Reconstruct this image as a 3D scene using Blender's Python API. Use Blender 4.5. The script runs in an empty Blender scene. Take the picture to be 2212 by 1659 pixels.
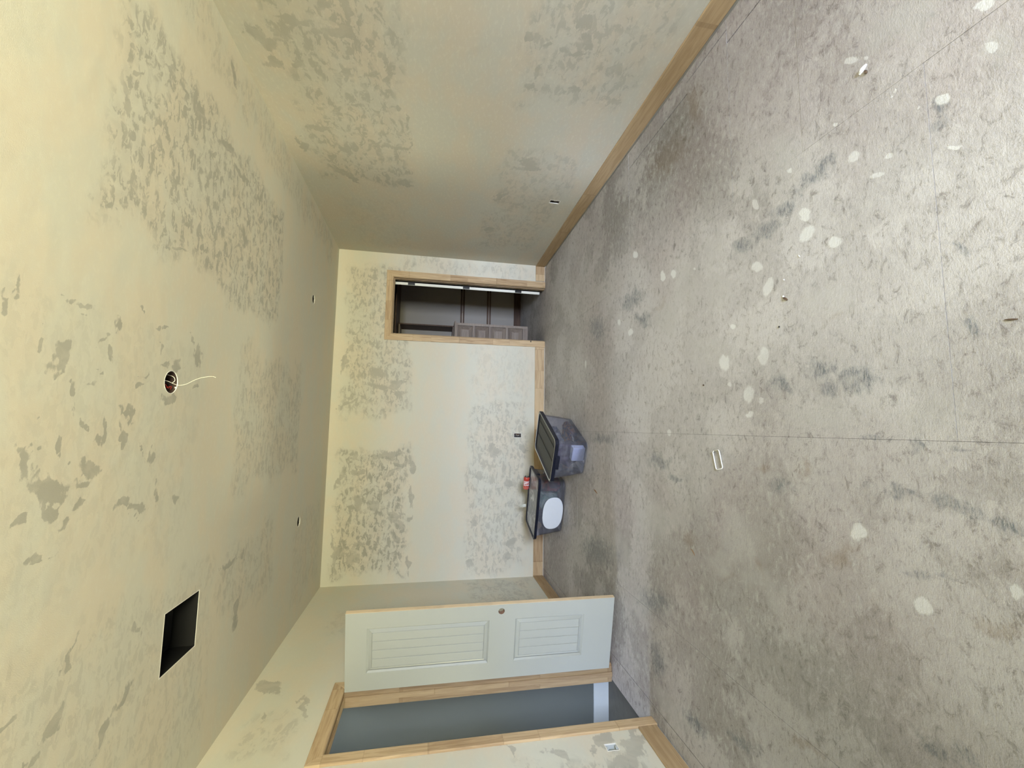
import bpy, bmesh, math, random
import numpy as np
from mathutils import Vector, Matrix

random.seed(7)
SC = bpy.context.scene
COL = SC.collection
PI = math.pi

# ------------------------------------------------------------------ room dimensions (metres)
H = 2.743            # ceiling height
XR, XL = 2.27, -1.916
YB, YN = 5.685, -2.60   # far wall, wall behind the photographer
WT = 0.115           # wall thickness

# ------------------------------------------------------------------ camera
F = Vector((0.102038, 0.977562, -0.184282))
R = Vector((0.99468, -0.097623, 0.0329))
U = Vector((-0.014172, 0.186658, 0.982323))
cam_data = bpy.data.cameras.new('camera')
cam = bpy.data.objects.new('camera', cam_data)
COL.objects.link(cam)
m3 = Matrix((-U, R, -F)).transposed()      # the phone was held on its side
cam.matrix_world = Matrix.Translation((0, 0, 1.5223)) @ m3.to_4x4()
cam_data.sensor_fit = 'HORIZONTAL'
cam_data.sensor_width = 36.0
cam_data.lens = 931.67 * 36.0 / 2212.0
cam_data.clip_start = 0.02
SC.camera = cam

# ------------------------------------------------------------------ world: hazy sky above, sunlit scrub and grass below
world = bpy.data.worlds.new('world'); SC.world = world
world.use_nodes = True
wn = world.node_tree.nodes; wl = world.node_tree.links
wn.clear()
wo = wn.new('ShaderNodeOutputWorld'); wb = wn.new('ShaderNodeBackground')
tc = wn.new('ShaderNodeTexCoord'); sp = wn.new('ShaderNodeSeparateXYZ')
rp = wn.new('ShaderNodeValToRGB'); ma = wn.new('ShaderNodeMath'); ma.operation = 'MULTIPLY_ADD'
ma.inputs[1].default_value = 0.5; ma.inputs[2].default_value = 0.5
wl.new(tc.outputs['Generated'], sp.inputs[0]); wl.new(sp.outputs['Z'], ma.inputs[0])
wl.new(ma.outputs[0], rp.inputs[0]); wl.new(rp.outputs[0], wb.inputs[0]); wl.new(wb.outputs[0], wo.inputs[0])
cr = rp.color_ramp
GND = (1.0, 0.955, 0.65)
cr.elements[0].position = 0.0; cr.elements[0].color = (*GND, 1)
cr.elements[1].position = 0.42; cr.elements[1].color = (*GND, 1)
e = cr.elements.new(0.488); e.color = (GND[0]*.20, GND[1]*.20, GND[2]*.16, 1)     # ground dimmed near the horizon to weaken light on far upper surfaces
e = cr.elements.new(0.505); e.color = (0.97, 1.08, 1.30, 1)
e = cr.elements.new(0.62); e.color = (0.86, 1.00, 1.30, 1)
e = cr.elements.new(1.0); e.color = (0.48, 0.66, 1.05, 1)
wb.inputs[1].default_value = 109.0

def portal(name, loc, rot, sx, sy):
    l = bpy.data.lights.new(name, 'AREA'); l.shape = 'RECTANGLE'; l.size = sx; l.size_y = sy
    l.cycles.is_portal = True
    o = bpy.data.objects.new(name, l); o.location = loc; o.rotation_euler = rot
    COL.objects.link(o); return o

WX0, WX1, WZ0, WZ1 = 0.58, 1.88, 0.75, 2.42          # window behind the photographer
portal('window_portal', ((WX0+WX1)/2, YN-0.06, (WZ0+WZ1)/2), (PI/2, 0, 0), WX1-WX0, WZ1-WZ0)
HX = -5.2
portal('hall_window_portal', (HX-0.06, 2.95, .65), (0, -PI/2, 0), .72, 0.8)

SC.view_settings.view_transform = 'Standard'
SC.view_settings.look = 'None'
SC.view_settings.exposure = 0.0
SC.view_settings.gamma = 1.0
SC.view_settings.use_curve_mapping = False
SC.cycles.max_bounces = 10
SC.cycles.diffuse_bounces = 5
SC.cycles.use_adaptive_sampling = True
SC.cycles.adaptive_threshold = 0.03
SC.cycles.transparent_max_bounces = 16
SC.cycles.sample_clamp_indirect = 4.0
SC.cycles.caustics_reflective = False
SC.cycles.caustics_refractive = False

# ------------------------------------------------------------------ helpers
BLOBS_CEIL = [
    (0.242, 1.688, 0.083, 0.022, -2.44), (0.159, 1.681, 0.02, 0.016, 2.95), (0.248, 1.609, 0.072, 0.01, -3.08), (0.411, 1.732, 0.057, 0.015, -1.71),
    (0.36, 1.754, 0.024, 0.009, 1.99), (0.392, 1.918, 0.034, 0.018, 2.94), (0.305, 1.859, 0.046, 0.008, -2.33), (0.263, 1.908, 0.035, 0.019, 2.42),
    (0.415, 1.644, 0.022, 0.009, -1.64), (0.408, 1.492, 0.016, 0.015, -3), (0.331, 1.478, 0.042, 0.013, 2.5), (0.086, 1.753, 0.046, 0.012, -3.13),
    (-0.014, 1.905, 0.065, 0.012, 3.02), (-0.07, 2.019, 0.075, 0.011, 3.02), (0.025, 2.044, 0.048, 0.016, 2.24), (-0.154, 1.873, 0.054, 0.02, 2.13),
    (-0.127, 1.608, 0.056, 0.018, 2.87), (-0.201, 1.702, 0.087, 0.029, 1.79), (-0.206, 1.855, 0.042, 0.016, -1.62), (-0.085, 1.722, 0.055, 0.012, 2.74),
    (-0.114, 2.149, 0.071, 0.011, 2.59), (0.205, 2.11, 0.077, 0.009, -2.16), (0.157, 2.107, 0.052, 0.009, -2.08), (0.279, 2.267, 0.04, 0.013, -2.2),
    (0.286, 2.343, 0.044, 0.018, -2.04), (0.121, 2.324, 0.066, 0.031, -1.65), (-0.017, 1.816, 0.04, 0.013, 2.44), (0.129, 1.842, 0.021, 0.015, -1.65),
    (0.348, 2.22, 0.035, 0.01, 2.4), (0.417, 2.203, 0.039, 0.009, -1.6), (0.48, 2.057, 0.038, 0.013, 2.12), (0.373, 2.538, 0.072, 0.037, 2.98),
    (0.439, 2.469, 0.018, 0.015, 1.67), (0.012, 1.607, 0.015, 0.012, 2), (-0.102, 1.656, 0.023, 0.011, 2.15), (-0.142, 2.223, 0.051, 0.013, -3.08),
    (0.181, 2.539, 0.022, 0.012, -1.62), (0.205, 1.862, 0.034, 0.005, 1.62), (-0.273, 2.278, 0.042, 0.012, 2.25), (-0.136, 1.782, 0.021, 0.007, 2.6),
    (-0.217, 1.707, 0.086, 0.028, 1.92), (-0.284, 1.702, 0.049, 0.017, 2.87), (-0.216, 1.846, 0.044, 0.017, -1.82), (-0.338, 2.103, 0.116, 0.02, 1.75),
    (-0.334, 2.301, 0.047, 0.027, 2.53), (-0.368, 2.463, 0.032, 0.018, 2.24), (-0.295, 1.853, 0.048, 0.016, -1.9), (-0.355, 1.774, 0.029, 0.019, -1.79),
    (-0.3, 1.611, 0.028, 0.014, 2.09), (-0.426, 1.682, 0.092, 0.008, 1.6), (-1.025, 1.841, 0.052, 0.033, -1.85), (-1.232, 2.092, 0.056, 0.025, -2.5),
    (-0.812, 1.871, 0.06, 0.013, -2.55), (-0.913, 2.253, 0.058, 0.016, 2.75), (-1.082, 1.786, 0.044, 0.014, 1.97), (-0.9, 1.662, 0.037, 0.013, 1.73),
    (-1.137, 2.198, 0.06, 0.019, -2.23), (-1.238, 3.288, 0.102, 0.041, -2.92), (-0.869, 3.115, 0.123, 0.02, -1.64), (-0.893, 3.34, 0.033, 0.033, 1.95),
    (-0.396, 2.123, 0.076, 0.004, 1.84), (1.495, 1.846, 0.028, 0.014, 0.7), (1.541, 1.921, 0.06, 0.009, -2.55), (1.437, 1.912, 0.049, 0.009, -2.52),
    (1.604, 2.078, 0.067, 0.009, -2.21), (1.624, 2.204, 0.043, 0.014, 2), (1.558, 2.229, 0.053, 0.009, -2.85), (1.428, 2.065, 0.047, 0.016, 2.45),
    (1.605, 2.338, 0.04, 0.036, 1.83), (1.489, 2.297, 0.059, 0.008, 3.11), (1.542, 2.364, 0.047, 0.019, -2.95), (1.261, 1.832, 0.055, 0.015, 3.13),
    (1.141, 1.9, 0.044, 0.014, 3.04), (1.171, 2.032, 0.059, 0.012, 3.1), (1.128, 2.073, 0.041, 0.006, 1.58), (1.615, 2.653, 0.121, 0.025, -1.79),
    (1.485, 2.529, 0.03, 0.015, 1.04), (1.569, 2.866, 0.17, 0.021, -1.7), (1.589, 3.159, 0.105, 0.017, -2.47), (0.907, 1.829, 0.028, 0.016, 2.73),
    (0.827, 1.829, 0.028, 0.016, 1.34), (0.846, 2.278, 0.094, 0.016, -1.86), (2.082, 2.651, 0.06, 0.022, 2.4), (1.212, 2.956, 0.072, 0.036, 2.58),
    (1.111, 2.562, 0.064, 0.022, 2.69), (1.344, 2.661, 0.045, 0.026, 1.47), (0.95, 2.472, 0.028, 0.018, -3.11), (1.038, 2.176, 0.044, 0.01, -2.01),
    (1.163, 2.226, 0.03, 0.008, 2.23), (1.144, 2.304, 0.038, 0.018, 2.59), (1.606, 3.506, 0.171, 0.015, -1.93),
]
BLOBS_RIGHT = [
    (2.566, 2.584, 0.1, 0.044, 2.72), (2.396, 2.356, 0.105, 0.025, 1.61), (2.446, 2.253, 0.031, 0.021, 2.42), (2.49, 2.44, 0.07, 0.034, -2.79),
    (2.423, 2.109, 0.098, 0.039, -1.92), (2.565, 2.317, 0.05, 0.02, -2.79), (2.554, 2.084, 0.043, 0.027, -2.1), (2.751, 2.562, 0.055, 0.034, -2),
    (2.719, 2.408, 0.053, 0.032, -1.9), (2.468, 1.959, 0.03, 0.014, 2.49), (2.428, 1.909, 0.035, 0.018, 2.85), (2.564, 1.884, 0.033, 0.017, -3.09),
    (2.681, 1.857, 0.094, 0.017, -3.04), (2.725, 2.135, 0.088, 0.017, 2.95), (2.944, 2.364, 0.044, 0.024, 0.49), (3.03, 2.101, 0.055, 0.01, 1.68),
    (3.081, 2.048, 0.05, 0.01, -3.12), (2.971, 1.817, 0.029, 0.017, -2.89), (3.123, 1.76, 0.122, 0.014, -3.12), (3.442, 1.884, 0.102, 0.025, 1.58),
    (3.372, 1.765, 0.139, 0.011, -3.12), (3.426, 2.02, 0.077, 0.012, -2.44), (3.316, 2.448, 0.118, 0.028, 1.61), (3.917, 2.345, 0.141, 0.044, 2.36),
    (3.951, 1.836, 0.081, 0.056, 1.8), (2.814, 2.498, 0.027, 0.014, -2.62), (3.552, 2.618, 0.097, 0.022, 3.07), (2.605, 0.954, 0.043, 0.031, -2.05),
    (2.502, 0.919, 0.078, 0.015, -3.08), (2.228, 1.018, 0.037, 0.023, -2.69), (2.085, 0.754, 0.058, 0.05, -1.68), (2.195, 0.687, 0.055, 0.037, 2.12),
    (2.284, 0.738, 0.086, 0.019, -1.69), (2.289, 0.912, 0.023, 0.016, -2.52), (2.583, 0.623, 0.05, 0.027, 2.12), (3.498, 0.766, 0.13, 0.034, -1.78),
    (3.986, 0.905, 0.123, 0.037, -2.68), (3.418, 0.753, 0.088, 0.068, 2.3), (4.722, 0.917, 0.067, 0.052, 2.3),
]
BLOBS_BACK = [
    (0.676, 2.202, 0.113, 0.077, -1.76), (0.808, 2.604, 0.147, 0.034, 2.87), (0.509, 2.186, 0.164, 0.041, -1.66), (0.536, 1.945, 0.108, 0.036, 2),
    (0.424, 1.914, 0.063, 0.047, -1.97), (0.269, 2.551, 0.12, 0.029, 2.01), (-0.367, 2.033, 0.192, 0.052, 1.67), (-0.367, 2.433, 0.057, 0.05, 0.22),
    (-0.538, 1.911, 0.185, 0.029, 2.16), (-0.572, 2.389, 0.098, 0.039, -1.69), (-0.95, 2.37, 0.112, 0.05, -3.08), (-0.979, 2.172, 0.069, 0.063, 0.51),
    (-0.667, 2.58, 0.103, 0.028, 2.74), (-1.117, 1.914, 0.102, 0.045, 1.73), (-1.206, 1.858, 0.054, 0.044, -2.13), (-1.495, 2.545, 0.071, 0.066, 1.46),
    (-1.603, 2.406, 0.086, 0.079, -2.91), (-1.435, 2.339, 0.071, 0.039, 1.8), (-1.464, 1.996, 0.063, 0.023, 2.71), (-1.599, 1.842, 0.055, 0.022, -2.72),
    (-1.691, 1.734, 0.121, 0.028, -3.1), (-1.38, 1.886, 0.065, 0.027, -1.93), (-0.881, 1.72, 0.128, 0.034, -3.02), (-0.475, 1.735, 0.12, 0.034, -3.02),
    (-1.527, 2.618, 0.264, 0.026, -3.06), (-1.147, 1.737, 0.043, 0.033, -2.5), (-0.297, 0.689, 0.097, 0.072, -2.22), (-0.277, 0.288, 0.073, 0.056, -2.53),
    (-0.626, 0.854, 0.06, 0.056, -2.9), (-0.722, 0.488, 0.072, 0.049, 2.31), (-1.203, 0.926, 0.043, 0.04, -2.07), (-1.491, 0.438, 0.083, 0.059, 2.05),
    (-1.644, 0.483, 0.055, 0.048, 0.86), (-1.723, 0.96, 0.057, 0.036, 2.78),
]
BLOBS_LEFT = [
    (2.716, 0.381, 0.084, 0.065, 2.63), (2.639, 0.244, 0.103, 0.06, 2.42), (2.665, 0.481, 0.054, 0.026, 2.42), (2.753, 0.196, 0.063, 0.025, 2.43),
    (2.526, 0.331, 0.112, 0.061, 2.51), (2.712, 0.149, 0.035, 0.015, 2.41), (2.654, 0.7, 0.092, 0.029, -2.19), (2.741, 0.991, 0.086, 0.017, -2.98),
    (3.642, 2.62, 0.122, 0.054, -2.37), (3.28, 2.54, 0.044, 0.02, -2.62), (3.375, 2.304, 0.153, 0.022, -2.82),
]
BLOBS_FWHITE = [
    (0.914, 1.477, 0.037, 0.021, -2.27), (0.827, 1.473, 0.039, 0.028, 1.91), (0.737, 1.35, 0.031, 0.019, -2.27), (0.789, 1.752, 0.039, 0.023, -2.11),
    (1.025, 1.255, 0.028, 0.021, 1.3), (1.229, 0.851, 0.027, 0.016, -2.22), (1.402, 1.235, 0.037, 0.014, -2.29), (1.029, 0.969, 0.025, 0.015, -2.44),
    (1.163, 1.099, 0.013, 0.009, 2.26), (1.053, 1.033, 0.013, 0.008, 2.35), (-0.353, 1.33, 0.037, 0.025, 2.1), (-0.527, 1.136, 0.027, 0.025, -2.77),
    (-0.409, 0.911, 0.02, 0.013, -0.52), (0.357, 2.012, 0.045, 0.04, -2.85), (0.35, 1.737, 0.044, 0.031, -3.09), (0.185, 1.842, 0.046, 0.034, 2.73),
    (0.142, 1.764, 0.017, 0.013, -1.63), (0.083, 1.842, 0.021, 0.012, 1.81), (1.04, 2.6, 0.044, 0.024, -2.59), (1.01, 2.471, 0.036, 0.025, -2.25),
    (0.889, 3.3, 0.03, 0.024, -2.47), (0.761, 3.092, 0.043, 0.027, -1.59), (-0.018, 2.57, 0.024, 0.022, -0.34), (1.104, 1.745, 0.037, 0.018, -2.58),
    (1.146, 1.541, 0.019, 0.011, -2.29), (0.949, 1.133, 0.016, 0.01, -1.94), (0.909, 1.178, 0.029, 0.01, -1.94), (0.668, 1.69, 0.041, 0.027, 2.6),
    (0.535, 1.938, 0.021, 0.014, -1.93), (0.243, 1.975, 0.016, 0.013, 2.1), (1.093, 0.846, 0.017, 0.011, 0.48), (0.863, 0.949, 0.028, 0.005, -2.26),
    (1.361, 1.179, 0.017, 0.007, -2.55), (1.203, 1.315, 0.014, 0.008, -2.41), (1.354, 2.995, 0.043, 0.026, -2.21), (0.651, 4.089, 0.043, 0.026, -3.07),
    (0.965, 2.248, 0.015, 0.008, -2.06),
]
BLOBS_FLIGHT = [
    (-0.528, 1.94, 0.142, 0.113, 2.19), (-0.681, 2.086, 0.134, 0.066, 1.98), (-0.677, 1.827, 0.113, 0.064, -1.28), (-0.739, 1.722, 0.063, 0.04, 2.37),
    (1.266, 1.559, 0.114, 0.065, -2.74), (0.883, 2.347, 0.14, 0.133, -2.92), (0.733, 2.566, 0.179, 0.12, -1.99), (0.442, 2.143, 0.252, 0.078, -1.84),
    (0.785, 2.045, 0.14, 0.107, -2.65), (-1.005, 3.241, 0.16, 0.08, -0.14), (-1.25, 2.987, 0.147, 0.092, 2.29), (-1.722, 2.642, 0.174, 0.093, 1.66),
    (0.515, 1.391, 0.117, 0.076, 1.42), (1.362, 1.058, 0.116, 0.062, -1.98), (1.071, 0.808, 0.05, 0.037, 0.6), (-0.945, 3.409, 0.126, 0.094, 2.45),
    (-0.589, 2.737, 0.314, 0.089, 1.79), (1.007, 2.073, 0.113, 0.075, -2.84), (0.064, 1.483, 0.15, 0.056, -1.59), (0.054, 1.086, 0.103, 0.058, -1.57),
]
BLOBS_FDARK = [
    (0.2, 1.638, 0.091, 0.037, -1.92), (0.236, 1.43, 0.082, 0.04, -1.64), (0.201, 1.283, 0.085, 0.04, -1.61), (0.168, 1.395, 0.051, 0.025, -1.66),
    (-0.193, 1.286, 0.057, 0.016, -1.55), (-0.197, 1.158, 0.069, 0.015, 1.58), (-0.201, 1.01, 0.087, 0.019, -1.64), (-0.232, 0.911, 0.045, 0.038, -1.63),
    (-0.217, 2.693, 0.201, 0.05, -1.56), (-0.288, 2.501, 0.133, 0.023, 1.6), (1.005, 3.061, 0.231, 0.086, 1.48), (0.946, 3.777, 0.238, 0.129, -1.88),
    (0.983, 0.979, 0.041, 0.023, -2.92), (1.057, 1.396, 0.108, 0.046, 1.51), (1.007, 1.562, 0.1, 0.049, 1.48), (0.93, 1.674, 0.11, 0.046, 1.56),
    (0.917, 1.858, 0.088, 0.044, 1.47), (-1.143, 2.789, 0.254, 0.087, 1.92), (-1.635, 2.373, 0.109, 0.048, -1.34), (-1.482, 1.994, 0.118, 0.04, 1.7),
    (-0.919, 1.159, 0.059, 0.028, -1.72), (-0.919, 1.065, 0.05, 0.025, 1.82), (0.558, 0.963, 0.037, 0.013, -2.03), (0.317, 0.948, 0.033, 0.018, -1.88),
    (0.812, 2.881, 0.145, 0.047, -1.84), (-1.09, 3.809, 0.429, 0.126, 1.78), (-1.009, 3.808, 0.229, 0.039, 1.82), (-1.516, 2.773, 0.131, 0.106, -3.11),
    (-0.444, 1.123, 0.077, 0.014, 1.72), (-0.255, 1.666, 0.078, 0.035, 1.76), (-0.092, 3.684, 0.322, 0.058, 1.6), (-0.043, 1.02, 0.028, 0.012, 1.65),
    (-0.04, 1.113, 0.029, 0.017, 1.68), (-0.037, 1.235, 0.063, 0.013, 1.61),
]
BLOBS_FBROWN = [
    (1.968, 2.199, 0.146, 0.076, -2.72), (1.846, 2.52, 0.273, 0.127, -1.9), (-0.154, 1.552, 0.065, 0.031, -0.12), (-0.163, 1.754, 0.057, 0.041, 1.83),
    (0.859, 2.62, 0.076, 0.028, 2.2), (-1.266, 1.613, 0.111, 0.021, 1.73), (-0.752, 2.054, 0.076, 0.022, 1.92), (0.437, 1.377, 0.047, 0.02, 1.81),
    (-0.635, 1.824, 0.032, 0.021, -0.44), (-0.511, 0.961, 0.059, 0.031, 2.21), (-0.621, 2.37, 0.071, 0.049, 2.12), (-0.453, 1.399, 0.08, 0.041, 1.98),
]

def tag(o, label=None, cat=None, group=None, kind=None):
    if label: o['label'] = label
    if cat: o['category'] = cat
    if group: o['group'] = group
    if kind: o['kind'] = kind
    return o

def empty(name, loc=(0, 0, 0), rz=0.0, parent=None):
    o = bpy.data.objects.new(name, None); COL.objects.link(o)
    o.location = loc; o.rotation_euler = (0, 0, rz)
    o.empty_display_size = 0.1
    if parent: o.parent = parent
    return o

def mesh_obj(name, bm, mat, parent=None, loc=None, rz=None, smooth=False):
    bmesh.ops.recalc_face_normals(bm, faces=bm.faces[:])
    me = bpy.data.meshes.new(name); bm.to_mesh(me); bm.free()
    if smooth:
        for p in me.polygons: p.use_smooth = True
    if mat:
        for m_ in (mat if isinstance(mat, (list, tuple)) else [mat]): me.materials.append(m_)
    o = bpy.data.objects.new(name, me); COL.objects.link(o)
    if parent: o.parent = parent
    if loc is not None: o.location = loc
    if rz is not None: o.rotation_euler = (0, 0, rz)
    return o

def bx(bm, x0, x1, y0, y1, z0, z1, bev=0.0, mi=0, segs=1):
    g = bmesh.ops.create_cube(bm, size=1.0)
    vs = g['verts']
    for v in vs:
        v.co = Vector((x0+(v.co.x+.5)*(x1-x0), y0+(v.co.y+.5)*(y1-y0), z0+(v.co.z+.5)*(z1-z0)))
    fs = list({f for v in vs for f in v.link_faces})
    for f in fs: f.material_index = mi
    if bev > 0:
        es = list({e_ for v in vs for e_ in v.link_edges})
        bmesh.ops.bevel(bm, geom=es, offset=bev, segments=segs, affect='EDGES', profile=0.5, material=-1)
    return vs

def box_obj(name, dims, mat, parent=None, bev=0.0, **k):
    bm = bmesh.new(); bx(bm, *dims, bev=bev); return mesh_obj(name, bm, mat, parent, **k)

def tube(bm, pts, r, seg=8, cap=True):
    pts = [Vector(p) for p in pts]
    rings = []
    up = Vector((0, 0, 1))
    for i, p in enumerate(pts):
        d = (pts[min(i+1, len(pts)-1)] - pts[max(i-1, 0)]).normalized()
        a = d.cross(up)
        if a.length < 1e-3: a = d.cross(Vector((1, 0, 0)))
        a.normalize(); b_ = d.cross(a).normalized()
        rr = r[i] if isinstance(r, (list, tuple)) else r
        rings.append([bm.verts.new(p + a*rr*math.cos(t*2*PI/seg) + b_*rr*math.sin(t*2*PI/seg)) for t in range(seg)])
    for i in range(len(rings)-1):
        for t in range(seg):
            bm.faces.new((rings[i][t], rings[i][(t+1) % seg], rings[i+1][(t+1) % seg], rings[i+1][t]))
    if cap:
        bm.faces.new(rings[0]); bm.faces.new(rings[-1])

def smooth_path(pts, n=6):
    pts = [Vector(p) for p in pts]; out = []
    P = [pts[0]*2-pts[1]] + pts + [pts[-1]*2-pts[-2]]
    for i in range(1, len(P)-2):
        for k in range(n):
            t = k/n; a, b_, c, d = P[i-1], P[i], P[i+1], P[i+2]
            out.append(.5*((2*b_)+(-a+c)*t+(2*a-5*b_+4*c-d)*t*t+(-a+3*b_-3*c+d)*t**3))
    out.append(pts[-1]); return out

def rrect(w, h, r, n=5):
    """rounded rectangle outline, centred"""
    out = []
    for cx, cy, a0 in ((w/2-r, h/2-r, 0), (-w/2+r, h/2-r, PI/2), (-w/2+r, -h/2+r, PI), (w/2-r, -h/2+r, 1.5*PI)):
        for k in range(n+1):
            a = a0 + k*PI/2/n
            out.append((cx + r*math.cos(a), cy + r*math.sin(a)))
    return out

def loft(bm, rings, cap0=False, cap1=False, mi=0):
    vr = [[bm.verts.new(p) for p in ring] for ring in rings]
    n = len(vr[0])
    for i in range(len(vr)-1):
        for t in range(n):
            f = bm.faces.new((vr[i][t], vr[i][(t+1) % n], vr[i+1][(t+1) % n], vr[i+1][t])); f.material_index = mi
    if cap0: bm.faces.new(vr[0]).material_index = mi
    if cap1: bm.faces.new(vr[-1]).material_index = mi
    return vr

def vnoise(x, y, scale, seed=0, octaves=3):
    """smooth lattice noise in [-1, 1] on arrays"""
    out = np.zeros_like(x); amp = 1.0; tot = 0.0
    rs = np.random.RandomState(seed); T = rs.rand(256, 256)*2-1
    for o in range(octaves):
        X, Y = x*scale+17.3*o+100, y*scale+5.1*o+100
        xi, yi = np.floor(X).astype(int), np.floor(Y).astype(int)
        fx, fy = X-xi, Y-yi; fx = fx*fx*(3-2*fx); fy = fy*fy*(3-2*fy)
        a, b_, c, d = T[xi % 256, yi % 256], T[(xi+1) % 256, yi % 256], T[xi % 256, (yi+1) % 256], T[(xi+1) % 256, (yi+1) % 256]
        out += amp*((a*(1-fx)+b_*fx)*(1-fy)+(c*(1-fx)+d*fx)*fy); tot += amp
        amp *= .5; scale *= 2.1
    return out/tot
def sstep(x, lo, hi):
    t = np.clip((x-lo)/(hi-lo), 0, 1); return t*t*(3-2*t)
def ell_dist(u, v, L, wob=.05, wscale=16, seed=3, grow=1.0):
    """smallest normalised distance to a list of ellipses (cx, cy, a, b, angle), ragged by noise; 1 on the outline"""
    du = vnoise(u, v, wscale, seed)*wob; dv = vnoise(u, v, wscale, seed+1)*wob
    U_, V_ = u+du, v+dv
    d = np.full(u.shape, 3.0)
    for cx, cy, a, b_, th in L:
        a, b_ = max(a, .006)*grow, max(b_, .006)*grow
        R_ = 3*max(a, b_)
        m_ = (np.abs(U_-cx) < R_) & (np.abs(V_-cy) < R_)
        if not m_.any(): continue
        x, y = U_[m_]-cx, V_[m_]-cy; c, s_ = math.cos(th), math.sin(th)
        q = np.sqrt(((x*c+y*s_)/a)**2+((-x*s_+y*c)/b_)**2)
        d[m_] = np.minimum(d[m_], q)
    return d
def box_mask(u, v, boxes, seed=11):
    """ragged-edged rectangles (u0,u1,v0,v1,strength) where bare board shows through"""
    U_ = u+vnoise(u, v, 5, seed)*.13+vnoise(u, v, 26, seed+5, 2)*.03; V_ = v+vnoise(u, v, 5, seed+2)*.10+vnoise(u, v, 26, seed+6, 2)*.03
    out = np.zeros_like(u); so = .055
    for b_ in boxes:
        k = sstep(U_, b_[0]-so, b_[0]+so)*(1-sstep(U_, b_[1]-so, b_[1]+so))*sstep(V_, b_[2]-so, b_[2]+so)*(1-sstep(V_, b_[3]-so, b_[3]+so))
        out = np.maximum(out, k*b_[4])
    return out
def set_attr(me, name, arr):
    a = me.attributes.new(name, 'FLOAT', 'POINT'); a.data.foreach_set('value', np.ascontiguousarray(arr, dtype=np.float32))

def slab(name, axis, a0, a1, u, v, holes, mat, rounds=(), parent=None, step=.1, stains=None, face=0):
    """wall / ceiling sheet spanning u and v on `axis`; a0 (face=0) or a1 (face=1) looks into the room. Rectangular holes
    (u0,u1,v0,v1) and round holes (cu,cv,r) are cut through with their reveals. The room face is a fine grid that carries
    the shape of the bare patches as point attributes."""
    af = (a0, a1)[face]
    rects = list(holes) + [(c[0]-c[2]*1.3, c[0]+c[2]*1.3, c[1]-c[2]*1.3, c[1]+c[2]*1.3) for c in rounds]
    def lines(lo, hi, k):
        base = sorted({lo, hi} | {t for h in rects for t in h[k:k+2] if lo < t < hi})
        out = []
        for p, q in zip(base[:-1], base[1:]):
            n = max(1, int(round((q-p)/step))); out += list(np.linspace(p, q, n+1)[:-1])
        return np.array(out+[hi])
    us, vs = lines(u[0], u[1], 0), lines(v[0], v[1], 2)
    cu, cv = np.meshgrid((us[1:]+us[:-1])/2, (vs[1:]+vs[:-1])/2, indexing='ij')
    solid = np.ones(cu.shape, bool)
    for h in rects: solid &= ~((cu > h[0]) & (cu < h[1]) & (cv > h[2]) & (cv < h[3]))
    nv = len(vs); UU, VV = np.meshgrid(us, vs, indexing='ij')
    used = np.zeros(UU.shape, bool); ii, jj = np.nonzero(solid)
    for di in (0, 1):
        for dj in (0, 1): used[ii+di, jj+dj] = True
    idx = -np.ones(UU.shape, int); idx[used] = np.arange(used.sum())
    pu, pv = list(UU[used]), list(VV[used]); pa = [af]*len(pu)
    faces = np.stack([idx[ii, jj], idx[ii+1, jj], idx[ii+1, jj+1], idx[ii, jj+1]], 1).tolist()
    def addv(a, uu, vv): pa.append(a); pu.append(uu); pv.append(vv); return len(pu)-1
    for h in list(holes)+[(u[0], u[1], v[0], v[1])]:      # reveals and outer edge
        c4 = ((h[0], h[2]), (h[1], h[2]), (h[1], h[3]), (h[0], h[3]))
        for k in range(4):
            p, q = c4[k], c4[(k+1) % 4]
            faces.append([addv(a0, *p), addv(a0, *q), addv(a1, *q), addv(a1, *p)])
    N = 32
    for c0, c1, r in rounds:
        ins = [[addv(a, c0+r*math.cos(2*PI*k/N), c1+r*math.sin(2*PI*k/N)) for k in range(N)] for a in (af, a0+a1-af)]
        oo = []
        for k in range(N):
            c, s_ = math.cos(2*PI*k/N), math.sin(2*PI*k/N); m_ = max(abs(c), abs(s_)); oo.append(addv(af, c0+1.3*r*c/m_, c1+1.3*r*s_/m_))
        for k in range(N):
            faces.append([ins[0][k], ins[0][(k+1) % N], oo[(k+1) % N], oo[k]])
            faces.append([ins[0][k], ins[0][(k+1) % N], ins[1][(k+1) % N], ins[1][k]])
    pa, pu, pv = np.array(pa, float), np.array(pu, float), np.array(pv, float)
    co = {0: (pa, pu, pv), 1: (pu, pa, pv), 2: (pu, pv, pa)}[axis]
    me = bpy.data.meshes.new(name); me.from_pydata(np.stack(co, 1).tolist(), [], faces); me.update()
    me.materials.append(mat)
    boxes, bl = stains or ((), ())
    set_attr(me, 'patch', box_mask(pu, pv, boxes) if boxes else np.zeros_like(pu))
    set_attr(me, 'blob', ell_dist(pu, pv, bl) if bl else np.full_like(pu, 3.0))
    o = bpy.data.objects.new(name, me); COL.objects.link(o)
    if parent: o.parent = parent
    return o

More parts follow.
